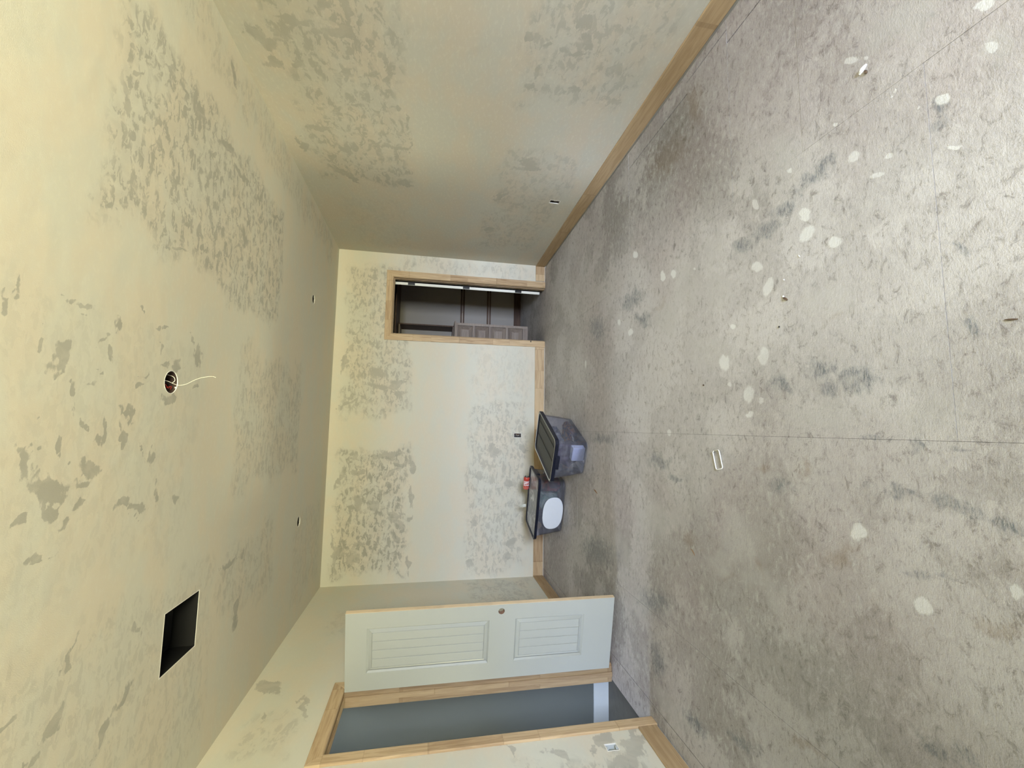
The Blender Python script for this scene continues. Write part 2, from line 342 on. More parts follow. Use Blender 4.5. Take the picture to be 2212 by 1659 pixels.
# ------------------------------------------------------------------ node helpers
class G:
    def __init__(s, name):
        s.m = bpy.data.materials.new(name); s.m.use_nodes = True
        s.n = s.m.node_tree.nodes; s.l = s.m.node_tree.links
        s.b = s.n['Principled BSDF']
    def inp(s, node, key, val):
        if val is None: return
        sock = node.inputs[key]
        if hasattr(val, 'is_linked') or isinstance(val, bpy.types.NodeSocket): s.l.new(val, sock)
        else: sock.default_value = val
    def math(s, op, a, b=None, c=None, clamp=False):
        n = s.n.new('ShaderNodeMath'); n.operation = op; n.use_clamp = clamp
        s.inp(n, 0, a); s.inp(n, 1, b); s.inp(n, 2, c); return n.outputs[0]
    def noise(s, vec, scale, detail=4, rough=.55, dist=0.0, out='Fac'):
        n = s.n.new('ShaderNodeTexNoise'); s.inp(n, 'Vector', vec); n.inputs['Scale'].default_value = scale
        n.inputs['Detail'].default_value = detail; n.inputs['Roughness'].default_value = rough
        n.inputs['Distortion'].default_value = dist; return n.outputs[out]
    def mapping(s, vec, loc=(0, 0, 0), rot=(0, 0, 0), scale=(1, 1, 1), typ='POINT'):
        n = s.n.new('ShaderNodeMapping'); n.vector_type = typ; s.inp(n, 'Vector', vec)
        n.inputs['Location'].default_value = loc; n.inputs['Rotation'].default_value = rot
        n.inputs['Scale'].default_value = scale; return n.outputs[0]
    def smooth(s, x, lo, hi, tlo=0.0, thi=1.0):
        n = s.n.new('ShaderNodeMapRange'); n.interpolation_type = 'SMOOTHSTEP'
        s.inp(n, 0, x); s.inp(n, 1, lo); s.inp(n, 2, hi); s.inp(n, 3, tlo); s.inp(n, 4, thi); return n.outputs[0]
    def mix(s, fac, a, b, blend='MIX'):
        n = s.n.new('ShaderNodeMix'); n.data_type = 'RGBA'; n.blend_type = blend
        s.inp(n, 'Factor', fac)
        s.inp(n, 6, (*a, 1) if isinstance(a, tuple) and len(a) == 3 else a)
        s.inp(n, 7, (*b, 1) if isinstance(b, tuple) and len(b) == 3 else b); return n.outputs[2]
    def vmath(s, op, a, b=None):
        n = s.n.new('ShaderNodeVectorMath'); n.operation = op; s.inp(n, 0, a)
        if b is not None: s.inp(n, 1, b)
        return n.outputs['Value' if op == 'LENGTH' else 'Vector']
    def bump(s, h, strength=.2, dist=.01, normal=None):
        n = s.n.new('ShaderNodeBump'); s.inp(n, 'Height', h); n.inputs['Strength'].default_value = strength
        n.inputs['Distance'].default_value = dist
        if normal: s.l.new(normal, n.inputs['Normal'])
        return n.outputs[0]
    def coord(s, axes='xy'):
        """world position projected on the plane of a surface; third coordinate zero"""
        g = s.n.new('ShaderNodeNewGeometry'); sp_ = s.n.new('ShaderNodeSeparateXYZ'); s.l.new(g.outputs['Position'], sp_.inputs[0])
        c = s.n.new('ShaderNodeCombineXYZ')
        s.l.new(sp_.outputs[axes[0].upper()], c.inputs[0]); s.l.new(sp_.outputs[axes[1].upper()], c.inputs[1])
        return c.outputs[0], sp_.outputs[axes[0].upper()], sp_.outputs[axes[1].upper()]
    def blobs(s, vec, L, grow=1.0):
        acc = None
        for cx, cy, a, b_, th in L:
            vi = vec
            if acc is not None:        # a negligible dependence keeps the evaluation sequential
                n = s.n.new('ShaderNodeVectorMath'); n.operation = 'MULTIPLY_ADD'; s.l.new(acc, n.inputs[0])
                n.inputs[1].default_value = (1e-7, 1e-7, 0); s.l.new(vec, n.inputs[2]); vi = n.outputs[0]
            q = s.mapping(vi, (cx, cy, 0), (0, 0, th), (max(a, .006)*grow, max(b_, .006)*grow, 1), 'TEXTURE')
            d = s.vmath('LENGTH', q)
            acc = d if acc is None else s.math('MINIMUM', acc, d)
        return acc
    def box(s, u, v, b, soft):
        """soft-edged rectangle mask; u and v already distorted"""
        m_ = s.smooth(u, b[0]-soft, b[0]+soft)
        m_ = s.math('MULTIPLY', m_, s.smooth(u, b[1]-soft, b[1]+soft, 1, 0))
        m_ = s.math('MULTIPLY', m_, s.smooth(v, b[2]-soft, b[2]+soft))
        return s.math('MULTIPLY', m_, s.smooth(v, b[3]-soft, b[3]+soft, 1, 0))
    def done(s, col=None, rough=.6, normal=None, spec=.3):
        if col is not None: s.inp(s.b, 'Base Color', (*col, 1) if isinstance(col, tuple) and len(col) == 3 else col)
        s.inp(s.b, 'Roughness', rough)
        if 'Specular IOR Level' in s.b.inputs: s.b.inputs['Specular IOR Level'].default_value = spec
        if normal: s.l.new(normal, s.b.inputs['Normal'])
        return s.m

def plain(name, col, rough=.5, metal=0.0, spec=.4, var=.08, nscale=30):
    g = G(name)
    t = g.n.new('ShaderNodeTexCoord').outputs['Object']
    n = g.noise(t, nscale, 3)
    c = g.mix(n, tuple(x*(1-var) for x in col), tuple(min(1, x*(1+var)) for x in col))
    g.b.inputs['Metallic'].default_value = metal
    return g.done(c, rough, g.bump(n, .06, .002), spec)

def plaster(name, axes, tint=(0.0, 0.0, 0.0), blobstr=.85, scale=9, ang=.2):
    """drywall skimmed with joint compound: pale mud over grey board that shows through in ragged patches.
    The attributes 'patch' and 'blob' of the sheet say where; the noises give the ragged strokes."""
    g = G(name)
    vec, u, v = g.coord(axes)
    at = g.n.new('ShaderNodeAttribute'); at.attribute_name = 'patch'; patch = at.outputs['Fac']
    at = g.n.new('ShaderNodeAttribute'); at.attribute_name = 'blob'; blob = at.outputs['Fac']
    big = g.noise(g.mapping(vec, (1.3, 2.9, 0), (0, 0, .3), (1, 1.8, 1)), 1.9, 3, .65)
    A = MUD_A; B = MUD_B
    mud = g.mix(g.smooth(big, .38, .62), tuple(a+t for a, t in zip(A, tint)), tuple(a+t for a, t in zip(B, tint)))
    fine = g.noise(g.mapping(vec, (0, 0, 0), (0, 0, ang+.3), (1, 2, 1)), 26, 3, .65)
    mud = g.mix(g.math('MULTIPLY', g.smooth(fine, .48, .75), .30), mud, tuple(min(1, a*1.13) for a in B))
    n1 = g.noise(g.mapping(vec, (3, 5, 0), (0, 0, ang), (1.0, 2.0, 1)), scale, 4, .68, .5)
    n2 = g.noise(g.mapping(vec, (9, 2, 0), (0, 0, -ang), (1.3, 1.0, 1)), scale*.55, 3, .6, .9)
    rag = g.math('MULTIPLY', g.smooth(n1, .495, .555), g.smooth(n2, .34, .50, .25, 1))
    veil = g.smooth(n2, .35, .65, .10, .34)
    w = g.math('MULTIPLY', g.math('ADD', g.math('MULTIPLY', rag, .78), veil), patch)
    wob = g.math('MULTIPLY_ADD', g.math('ADD', fine, n1), 1.3, -1.3)
    bl = g.math('MULTIPLY', g.smooth(g.math('ADD', blob, wob), .80, 1.15, 1, 0), g.smooth(n2, .35, .55, blobstr*.75, blobstr))
    tot = g.math('MAXIMUM', w, bl)
    grey = g.mix(big, GREY_A, GREY_B)
    col = g.mix(tot, mud, grey)
    sand = g.noise(vec, 300, 1, .5)
    wave = g.noise(vec, 10, 1, .5)
    nrm = g.bump(g.math('MULTIPLY_ADD', sand, .22, g.math('MULTIPLY', wave, 1.4)), .28, .005)
    return g.done(col, .82, nrm, .15)

def pine(name, tone=1.0, joint=.36, light=(.57, .43, .265), dark=(.32, .205, .11), along=0):
    """finger-jointed pine, grain along local X; blocks of differing tone butt together along the board"""
    g = G(name)
    t = g.n.new('ShaderNodeTexCoord').outputs['Object']
    oi = g.n.new('ShaderNodeObjectInfo')
    sx = g.n.new('ShaderNodeSeparateXYZ'); g.l.new(t, sx.inputs[0])
    w = g.math('ADD', g.math('DIVIDE', sx.outputs[0], joint), g.math('MULTIPLY', oi.outputs['Random'], 37.0))
    w2 = g.math('ADD', w, g.math('MULTIPLY', g.math('SINE', g.math('MULTIPLY', w, 2.3)), .28))
    fl = g.math('FLOOR', w2)
    wn_ = g.n.new('ShaderNodeTexWhiteNoise'); wn_.noise_dimensions = '1D'; g.l.new(fl, wn_.inputs['W'])
    fr = g.math('FRACT', w2)
    line = g.math('MULTIPLY', g.math('LESS_THAN', fr, .012), .35)
    off = g.n.new('ShaderNodeCombineXYZ'); g.l.new(g.math('MULTIPLY', wn_.outputs['Value'], 40), off.inputs[1])
    g.l.new(g.math('MULTIPLY', oi.outputs['Random'], 11.0), off.inputs[2])
    q = g.vmath('ADD', t, off.outputs[0])
    q = g.mapping(q, scale=(1.6, 26, 26))
    n = g.noise(q, 1.6, 5, .6, 1.2)
    n2 = g.noise(g.mapping(q, scale=(1, 5, 5)), 3.0, 3, .6)
    k = g.math('ADD', g.math('MULTIPLY', g.smooth(n, .35, .68), .62), g.math('MULTIPLY', n2, .22))
    k = g.math('ADD', k, g.math('MULTIPLY_ADD', wn_.outputs['Value'], .60, -.30), None, True)
    c = g.mix(k, tuple(x*tone for x in light), tuple(x*tone for x in dark))
    c = g.mix(line, c, (.2, .13, .07))
    return g.done(c, .55, g.bump(n, .10, .001), .3)

# ------------------------------------------------------------------ materials
MUD_A, MUD_B = (.636, .584, .476), (.606, .590, .502)
GREY_A, GREY_B = (.335, .322, .272), (.385, .372, .325)
ST_CEIL = ([(0.78, 1.72, 1.75, 3.65, .75), (-.42, .50, 3.08, 4.42, .50), (-.62, .45, 1.30, 2.55, .15),
    (-1.75, -.75, .9, 2.9, .30), (1.95, 2.2, 1.5, 5.3, .35), (-1.25, -.75, 3.0, 3.9, .40),
    (-1.7, -.9, 4.5, 5.5, .25), (.9, 2.1, -1.0, .9, .3)], BLOBS_CEIL)
ST_RIGHT = ([(1.75, 3.98, 1.79, 2.52, .70), (1.5, 2.72, .26, 1.02, .55), (3.2, 5.2, .30, 1.0, .45),
    (4.3, 5.5, 1.85, 2.5, .18), (-.9, 1.3, 1.8, 2.5, .5), (-.9, 1.2, .3, 1.0, .5)], BLOBS_RIGHT)
ST_BACK = ([(.14, 2.10, 1.80, 2.60, .65), (-1.80, -.29, 1.78, 2.62, .85), (-1.80, .34, .22, 1.02, .50),
    (.40, 1.1, .2, .95, .2), (2.08, 2.25, .2, 2.0, .4)], BLOBS_BACK)
ST_LEFT = ([(.2, 2.62, .22, 1.02, .75), (3.7, 5.6, .25, 1.0, .40), (2.9, 3.3, 2.3, 2.6, .35), (4.4, 5.0, 1.9, 2.4, .2)], BLOBS_LEFT)
M_CEIL = plaster('ceiling_mud', 'xy', scale=13, ang=.3)
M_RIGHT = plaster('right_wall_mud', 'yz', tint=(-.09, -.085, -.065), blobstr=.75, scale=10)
M_BACK = plaster('far_wall_mud', 'xz', tint=(.02, .025, .03), blobstr=.70, scale=11)
M_LEFT = plaster('left_wall_mud', 'yz', tint=(.02, .03, .03), blobstr=.65, scale=9, ang=.6)
M_REAR = plain('dimmed_rear_board', (.30, .29, .265), .85, var=.05, nscale=3)  # unseen rear wall, darkened to cut light bounced onto far surfaces
M_CLOSET = plain('bare_closet_board', (.36, .335, .305), .85, var=.05, nscale=3)
M_CLOSETD = plain('closet_shade', (.07, .06, .05), .85, var=.05, nscale=3)  # near-black sides swallow bounced light so the closet shade stays deep
M_DRY = plain('cut_gypsum_edge', (.80, .78, .72), .9, var=.1)
M_PINE = pine('finger_jointed_pine')
M_JAMB = pine('jamb_pine', 1.0, .9, (.40, .30, .185), (.25, .17, .10))  # darker copy of the pine, shade on the jambs put into its colour
M_PINE_D = pine('weathered_shelf_wood', 1.0, .9, (.36, .30, .25), (.22, .17, .14))
M_PINE_BASE = pine('baseboard_pine', .88, 1.3, (.50, .37, .22), (.33, .22, .115))
M_OLDWOOD = pine('dark_closet_wood', 1.0, 2.0, (.12, .072, .050), (.055, .030, .020))
M_HALLWALL = plain('hall_paint', (.058, .067, .069), .7, var=.03, nscale=4)
M_WHITE = plain('white_primer', (.355, .370, .340), .42, var=.02, nscale=6)
M_WHITETRIM = plain('white_gloss_trim', (.42, .46, .50), .35, var=.02)
M_BLACK = plain('black_metal', (.012, .012, .014), .4, .3)
M_DARK = plain('attic_dark', (.03, .026, .022), .9)
M_DUCT = plain('black_duct_sheet', (.004, .004, .004), .6)
M_STEEL = plain('galvanised_steel', (.45, .46, .45), .4, .8)
M_HALLFLOOR = plain('hall_floorboard', (.085, .085, .08), .75, var=.35, nscale=14)
M_WIREW = plain('white_cable', (.82, .80, .72), .45)
M_WIRER = plain('red_wire', (.40, .03, .02), .4)
M_WIREB = plain('black_wire', (.02, .02, .02), .4)
M_BOXG = plain('grey_box_plastic', (.34, .36, .38), .5)
M_BOXD = plain('dark_box_plastic', (.06, .05, .045), .5)
M_WHITEPL = plain('white_plastic', (.86, .87, .84), .3)

def floor_mat():
    g = G('dusty_floor_panel')
    vec, u, v = g.coord('xy')
    oi = g.n.new('ShaderNodeObjectInfo')
    def att(n_):
        a = g.n.new('ShaderNodeAttribute'); a.attribute_name = n_; return a.outputs['Fac']
    mid = att('mid')
    fine = g.noise(g.mapping(vec, (0, 0, 0), (0, 0, .5), (1, 1.5, 1)), 19, 5, .80, .6)
    strand = g.noise(g.mapping(vec, (3, 0, 0), (0, 0, -.35), (1, 4.5, 1)), 34, 3, .7, .8)
    grit = g.noise(vec, 260, 2, .8)
    M = g.math('ADD', mid, g.math('MULTIPLY_ADD', fine, 1.3, -.65))
    c = g.mix(g.smooth(M, .25, .75), FL_A, FL_B)
    c = g.mix(g.math('MULTIPLY', att('big'), .62), c, FL_C)
    c = g.mix(g.math('MULTIPLY', att('pink'), .55), c, FL_PINK)
    c = g.mix(g.math('MULTIPLY', g.smooth(fine, .50, .68), .50), c, FL_HI)
    c = g.mix(g.math('MULTIPLY', g.smooth(fine, .48, .32), .62), c, FL_LO)
    c = g.mix(g.math('MULTIPLY', g.smooth(strand, .53, .68), .20), c, FL_HI)
    c = g.mix(g.math('MULTIPLY', g.smooth(strand, .47, .33), .26), c, FL_LO)
    c = g.mix(g.math('MULTIPLY', g.smooth(grit, .54, .70), .26), c, FL_HI)
    c = g.mix(g.math('MULTIPLY', g.smooth(grit, .46, .30), .26), c, FL_LO)
    wv = g.math('MULTIPLY_ADD', fine, 2.2, -1.1)
    c = g.mix(g.math('MULTIPLY', g.smooth(g.math('ADD', att('brown'), wv), .1, 1.4, 1, 0), .42), c, (.25, .185, .13))
    c = g.mix(g.math('MULTIPLY', g.smooth(g.math('ADD', att('light'), wv), .45, 1.3, 1, 0), .55), c, FL_MUD)
    mk = g.math('MULTIPLY', g.smooth(g.math('ADD', att('dark'), wv), .10, 1.3, 1, 0), g.smooth(strand, .42, .60, .25, .85))
    c = g.mix(mk, c, (.130, .155, .185))
    spots = g.smooth(g.math('ADD', att('white'), g.math('MULTIPLY', wv, .55)), .78, 1.18, 1, 0)
    c = g.mix(g.math('MULTIPLY', spots, g.smooth(mid, .1, .7, .70, .96)), c, FL_WHITE)
    c = g.mix(g.math('MULTIPLY', oi.outputs['Random'], .10), c, FL_MUD)
    c = g.mix(att('dimming'), c, FL_DIM, 'MULTIPLY')
    fb = g.noise(g.mapping(vec, (0, 0, 0), (0, 0, .5), (1, 2.0, 1)), 60, 2, .7)
    nrm = g.bump(g.math('ADD', fb, g.math('MULTIPLY', grit, .7)), .5, .0025)
    return g.done(c, .72, nrm, .22)
FL_A, FL_B, FL_C = (.275, .256, .246), (.485, .468, .462), (.655, .650, .672)
FL_DIM = (.50, .50, .475)       # darkening painted in to dim the floor at near left and right
FL_PINK = (.385, .338, .352)
FL_HI, FL_LO, FL_MUD, FL_WHITE = (.64, .635, .64), (.150, .134, .126), (.530, .525, .525), (.76, .775, .78)
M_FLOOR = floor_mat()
M_SUB = plain('seam_dirt', (.045, .038, .032), .9)

# ------------------------------------------------------------------ SETTING
DW0, DW1, DH = 2.872, 3.520, 2.078       # rough doorway in the left wall (y0,y1,top)
CX0, CX1, CH = 1.185, 1.970, 2.062       # closet opening in the far wall (x0,x1,top)

# floor: underlayment panels laid on a dark sub-floor
fl_root = mesh_obj('floor', (lambda b: (bx(b, HX-.2, 3.3, YN-.12, 8.0, -.10, -.0185), b)[-1])(bmesh.new()), M_SUB)
tag(fl_root, 'dusty grey particle-board floor panels spotted with dried plaster', 'floor', kind='structure')
def panel(x0, x1, y0, y1, dz=0.0, name='panel'):
    g_ = .0005; x0 += g_; x1 -= g_; y0 += g_; y1 -= g_
    st = .0125 if y0 < 3.4 and x1 < 2.3 else .02
    xs = np.linspace(x0, x1, max(1, int(round((x1-x0)/st)))+1); ys = np.linspace(y0, y1, max(1, int(round((y1-y0)/st)))+1)
    X, Y = [a.ravel() for a in np.meshgrid(xs, ys, indexing='ij')]; nx, ny = len(xs), len(ys)
    I = np.arange(nx*ny).reshape(nx, ny)
    faces = np.stack([I[:-1, :-1].ravel(), I[1:, :-1].ravel(), I[1:, 1:].ravel(), I[:-1, 1:].ravel()], 1).tolist()
    n0 = nx*ny; cs = [(x0, y0), (x1, y0), (x1, y1), (x0, y1)]
    cx_, cy_ = (x0+x1)/2, (y0+y1)/2
    ex = [c_ for c_ in cs]*2; Xa = np.concatenate([X, [c_[0] for c_ in ex]]); Ya = np.concatenate([Y, [c_[1] for c_ in ex]])
    Za = np.concatenate([np.full(n0, dz), np.full(4, dz), np.full(4, -.018)])
    for k in range(4): faces.append([n0+k, n0+(k+1) % 4, n0+4+(k+1) % 4, n0+4+k])
    faces.append([n0+7, n0+6, n0+5, n0+4])
    me = bpy.data.meshes.new(name); me.from_pydata(np.stack([Xa-cx_, Ya-cy_, Za], 1).tolist(), [], faces); me.update()
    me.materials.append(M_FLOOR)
    set_attr(me, 'white', ell_dist(Xa, Ya, BLOBS_FWHITE, .012, 40, 3)); set_attr(me, 'light', ell_dist(Xa, Ya, BLOBS_FLIGHT, .06, 12, 5))
    set_attr(me, 'dark', ell_dist(Xa, Ya, BLOBS_FDARK, .05, 14, 7)); set_attr(me, 'brown', ell_dist(Xa, Ya, BLOBS_FBROWN, .05, 14, 9))
    q = lambda cx__, cy__, a__, b__: np.exp(-(((Xa-cx__)/a__)**2+((Ya-cy__)/b__)**2))
    set_attr(me, 'big', np.clip(.45+vnoise(Xa, Ya, 1.1, 21, 4)*.8+.95*q(.4, 2.3, .9, 1.3)+.3*q(.3, 4.6, 2, 1.3)-.35*q(1.7, 2.3, .5, 1.5), 0, 1))
    set_attr(me, 'dimming', np.clip(1.25*q(-1.5, .6, 1.5, 1.7)+.45*q(1.9, 2.2, .6, 2.0)+vnoise(Xa, Ya, 1.7, 31, 3)*.25, 0, 1))  # broad ellipses put weaker light into the floor colour
    set_attr(me, 'mid', np.clip(.5+vnoise(Xa, Ya, 4.0, 41, 4)*1.35, 0, 1))
    set_attr(me, 'pink', np.clip(vnoise(Xa, Ya, 1.6, 51, 3)*1.8+.35*q(1.6, 2.6, 1.2, 1.6)+.25*q(.3, 3.6, 1.2, 1.0), 0, 1))
    o = bpy.data.objects.new(name, me); COL.objects.link(o); o.parent = fl_root; o.location = (cx_, cy_, 0); return o
S1, S2, S3, S4 = 1.188, -.020, -1.225, -1.815
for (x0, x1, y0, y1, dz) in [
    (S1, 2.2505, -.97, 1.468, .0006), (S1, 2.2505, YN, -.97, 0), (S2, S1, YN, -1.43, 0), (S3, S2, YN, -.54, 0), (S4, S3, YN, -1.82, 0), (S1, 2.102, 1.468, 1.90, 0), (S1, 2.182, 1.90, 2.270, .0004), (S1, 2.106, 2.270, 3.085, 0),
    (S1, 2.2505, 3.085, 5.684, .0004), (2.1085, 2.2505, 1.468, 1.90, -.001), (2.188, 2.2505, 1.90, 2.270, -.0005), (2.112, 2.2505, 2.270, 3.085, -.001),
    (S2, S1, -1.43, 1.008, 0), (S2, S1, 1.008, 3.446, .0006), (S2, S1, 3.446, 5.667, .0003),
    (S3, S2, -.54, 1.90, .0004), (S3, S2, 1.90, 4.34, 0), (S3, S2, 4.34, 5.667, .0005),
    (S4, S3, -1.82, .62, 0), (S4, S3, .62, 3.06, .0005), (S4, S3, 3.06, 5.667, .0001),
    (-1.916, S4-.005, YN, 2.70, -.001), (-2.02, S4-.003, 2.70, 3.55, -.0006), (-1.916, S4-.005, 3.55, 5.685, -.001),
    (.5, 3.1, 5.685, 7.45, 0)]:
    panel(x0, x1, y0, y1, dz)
hallf = box_obj('hall_floorboard', (HX, -2.026, 2.30, 3.60, -.018, -.004), M_HALLFLOOR, fl_root)

# ceiling with its cut holes
LIGHT = (.196, 2.319, .056)
VENT = (-1.208, -.912, 2.445, 2.768)
CAN1, CAN2 = (1.296, 4.652, .050), (-.932, 4.615, .050)
ceil = slab('ceiling', 2, H, H+.013, (XL-.12, XR+.12), (YN-.12, YB+.06), [VENT], M_CEIL, rounds=[LIGHT, CAN1, CAN2], step=.014, stains=ST_CEIL, face=0)
tag(ceil, 'plastered ceiling with ragged grey patches and cut openings', 'ceiling', kind='structure')
# lid over the roof void, never seen except as darkness in the holes
void = mesh_obj('trim_6', (lambda b: (bx(b, XL-.12, XR+.12, YN-.12, YB+.06, H+.32, H+.36),
        bx(b, XL-.14, XL-.12, YN-.12, YB+.06, H, H+.36), bx(b, XR+.12, XR+.14, YN-.12, YB+.06, H, H+.36),
        bx(b, XL-.12, XR+.12, YN-.14, YN-.12, H, H+.36), bx(b, XL-.12, XR+.12, YB+.06, YB+.08, H, H+.36), b)[-1])(bmesh.new()), M_DARK)
tag(void, 'dark boards of the roof void above the ceiling openings', 'roof void', kind='structure')

OB = (-.122, -.066, .315, .415)      # outlet cut-outs: back, right, left
OR_ = (3.955, 4.011, .312, .412)
OL = (2.632, 2.690, .335, .410)
wb_ = slab('wall_back', 1, YB, YB+WT, (XL-WT, XR+WT), (-.1, H), [(CX0, CX1, -.1, CH), OB], M_BACK, step=.016, stains=ST_BACK, face=0)
tag(wb_, 'far wall, mottled joint compound around the closet opening', 'wall', kind='structure')
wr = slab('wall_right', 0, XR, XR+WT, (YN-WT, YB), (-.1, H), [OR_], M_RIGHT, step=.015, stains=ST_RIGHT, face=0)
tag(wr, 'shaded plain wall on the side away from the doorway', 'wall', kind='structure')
wl_ = slab('wall_left', 0, XL-WT, XL, (YN-WT, YB), (-.1, H), [(DW0, DW1, -.1, DH), OL], M_LEFT, step=.016, stains=ST_LEFT, face=1)
tag(wl_, 'plastered wall holding the open doorway', 'wall', kind='structure')
wf = slab('wall_rear', 1, YN-WT, YN, (XL, XR), (-.1, H), [(WX0, WX1, WZ0, WZ1)], M_REAR, face=1)
tag(wf, 'plastered wall with the daylight window', 'wall', kind='structure')

# added, unseen roof slab outside the window (keeps the high sky off the floor) and windows behind the photographer
gl = G('window_glass'); tr = gl.n.new('ShaderNodeBsdfTransparent'); gg = gl.n.new('ShaderNodeBsdfGlossy'); gg.inputs['Roughness'].default_value = .02
mx = gl.n.new('ShaderNodeMixShader'); mx.inputs[0].default_value = .06
gl.l.new(tr.outputs[0], mx.inputs[1]); gl.l.new(gg.outputs[0], mx.inputs[2]); gl.l.new(mx.outputs[0], gl.n['Material Output'].inputs[0])
M_GLASS = gl.m
def window(name, loc, rz, ww, wh, label):
    win = empty(name, loc, rz); tag(win, label, 'window', kind='structure')
    bm = bmesh.new()
    for d in ((-ww/2, -ww/2+.035, 0, wh), (ww/2-.035, ww/2, 0, wh)): bx(bm, d[0], d[1], -.03, .03, d[2], d[3], .002)
    bx(bm, -ww/2+.035, ww/2-.035, -.03, .03, 0, .035, .002); bx(bm, -ww/2+.035, ww/2-.035, -.03, .03, wh-.035, wh, .002)
    mesh_obj('window_frame', bm, M_WHITEPL, win)
    bm = bmesh.new(); bx(bm, -ww/2+.035, ww/2-.035, -.015, .015, wh/2-.02, wh/2+.02, .002); mesh_obj('sash_rail', bm, M_WHITEPL, win)
    for z0, z1 in ((.035, wh/2-.02), (wh/2+.02, wh-.035)): box_obj('pane', (-ww/2+.035, ww/2-.035, -.003, .003, z0, z1), M_GLASS, win)
sky_blocker = mesh_obj('sky_blocker_slab', (lambda b: (bx(b, -3.0, 5.0, YN-WT-2.4, YN-WT-.01, 2.50, 2.62), b)[-1])(bmesh.new()), plain('sky_blocker_pale', (.45, .43, .38), .8))
tag(sky_blocker, 'pale slab added outside the window to block the high sky', 'porch roof', kind='structure')
window('window_1', ((WX0+WX1)/2, YN-.05, WZ0), 0, WX1-WX0, WZ1-WZ0, 'white framed sash window lighting the room')

# hall beyond the doorway
hall = mesh_obj('wall_hall', (lambda b: (bx(b, HX, XL-WT, 3.592, 3.70, -.1, 2.6), bx(b, HX, XL-WT, 2.20, 2.30, -.1, 2.6),
        bx(b, HX, XL-WT, 2.2, 3.7, 2.5, 2.6),
        bx(b, HX-.1, HX, 2.2, 3.7, -.1, .30), bx(b, HX-.1, HX, 2.2, 3.7, 1.00, 2.6), bx(b, HX-.1, HX, 2.2, 2.56, .30, 1.00), bx(b, HX-.1, HX, 3.34, 3.7, .30, 1.00), b)[-1])(bmesh.new()), M_HALLWALL)
tag(hall, 'smooth blue-grey painted hall wall beyond the doorway', 'wall', kind='structure')
hw = empty('window_2', (HX-.05, 2.95, .30)); tag(hw, 'small window at the far end of the hall', 'window', kind='structure')
bm = bmesh.new(); bx(bm, -.03, .03, -.39, -.36, 0, .70); bx(bm, -.03, .03, .36, .39, 0, .70); bx(bm, -.03, .03, -.36, .36, 0, .03); bx(bm, -.03, .03, -.36, .36, .67, .70)
mesh_obj('window_frame', bm, M_WHITEPL, hw); box_obj('pane', (-.003, .003, -.36, .36, .03, .67), M_GLASS, hw)
hb = box_obj('baseboard_hall', (HX, -2.05, 3.579, 3.592, -.002, .128), M_WHITETRIM, None, .002)
tag(hb, 'white painted baseboard along the blue-grey hall wall', 'baseboard', kind='structure')

# closet shell
CY = 7.368
cl = mesh_obj('wall_closet', (lambda b: (bx(b, .4, 3.2, CY, CY+.1, -.1, 2.6), b)[-1])(bmesh.new()), M_CLOSET)
tag(cl, 'dim plaster back wall inside the closet', 'wall', kind='structure')
cl = mesh_obj('wall_closet_side', (lambda b: (bx(b, .4, .5, YB+WT, CY, -.1, 2.6), bx(b, 3.05, 3.15, YB+WT, CY, -.1, 2.6),
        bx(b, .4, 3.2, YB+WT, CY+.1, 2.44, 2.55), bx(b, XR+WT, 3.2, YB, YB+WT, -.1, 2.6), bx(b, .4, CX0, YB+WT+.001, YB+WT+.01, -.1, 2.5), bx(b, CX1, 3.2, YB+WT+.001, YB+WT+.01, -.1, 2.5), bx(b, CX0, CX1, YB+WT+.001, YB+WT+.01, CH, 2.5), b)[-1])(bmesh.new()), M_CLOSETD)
tag(cl, 'dark side walls and ceiling inside the closet', 'wall', kind='structure')
cb = box_obj('baseboard_closet', (1.2, 3.05, CY-.014, CY, .0, .120), M_OLDWOOD, None, .003)
tag(cb, 'dark brown baseboard along the closet wall', 'baseboard', kind='structure')

# baseboards: local X runs along the board
def board(name, length, width, thick, mat, parent=None, bev=.002, m0=0.0, m1=0.0, taper=0.0):
    """board in local space: X length, Y width, Z thickness; m0/m1 cut mitres at the ends (in X per full width)"""
    bm = bmesh.new()
    prof = [(0, 0), (0, thick-taper), (width*.12, thick), (width, thick), (width, 0)] if taper else [(0, 0), (0, thick), (width, thick), (width, 0)]
    r0 = [(m0*y/width, y, z) for y, z in prof]; r1 = [(length - m1*y/width, y, z) for y, z in prof]
    loft(bm, [r0, r1], True, True)
    bmesh.ops.recalc_face_normals(bm, faces=bm.faces[:])
    if bev: bmesh.ops.bevel(bm, geom=bm.edges[:], offset=bev, segments=1, affect='EDGES')
    return mesh_obj(name, bm, mat, parent)
def orient(o, origin, xd, yd):
    xd, yd = Vector(xd).normalized(), Vector(yd).normalized(); zd = xd.cross(yd)
    M_ = Matrix((xd, yd, zd)).transposed().to_4x4(); M_.translation = Vector(origin); o.matrix_world = M_
    return o
BT, BH = .014, .136
BZ = .010
def base_board(name, p0, length, xd, yd_up, flip, label):
    o = board(name, length, BH-BZ, BT, M_PINE_BASE if 'right' in name or 'left' in name else M_PINE)
    orient(o, p0, xd, (0, 0, 1)); return tag(o, label, 'baseboard', kind='structure')
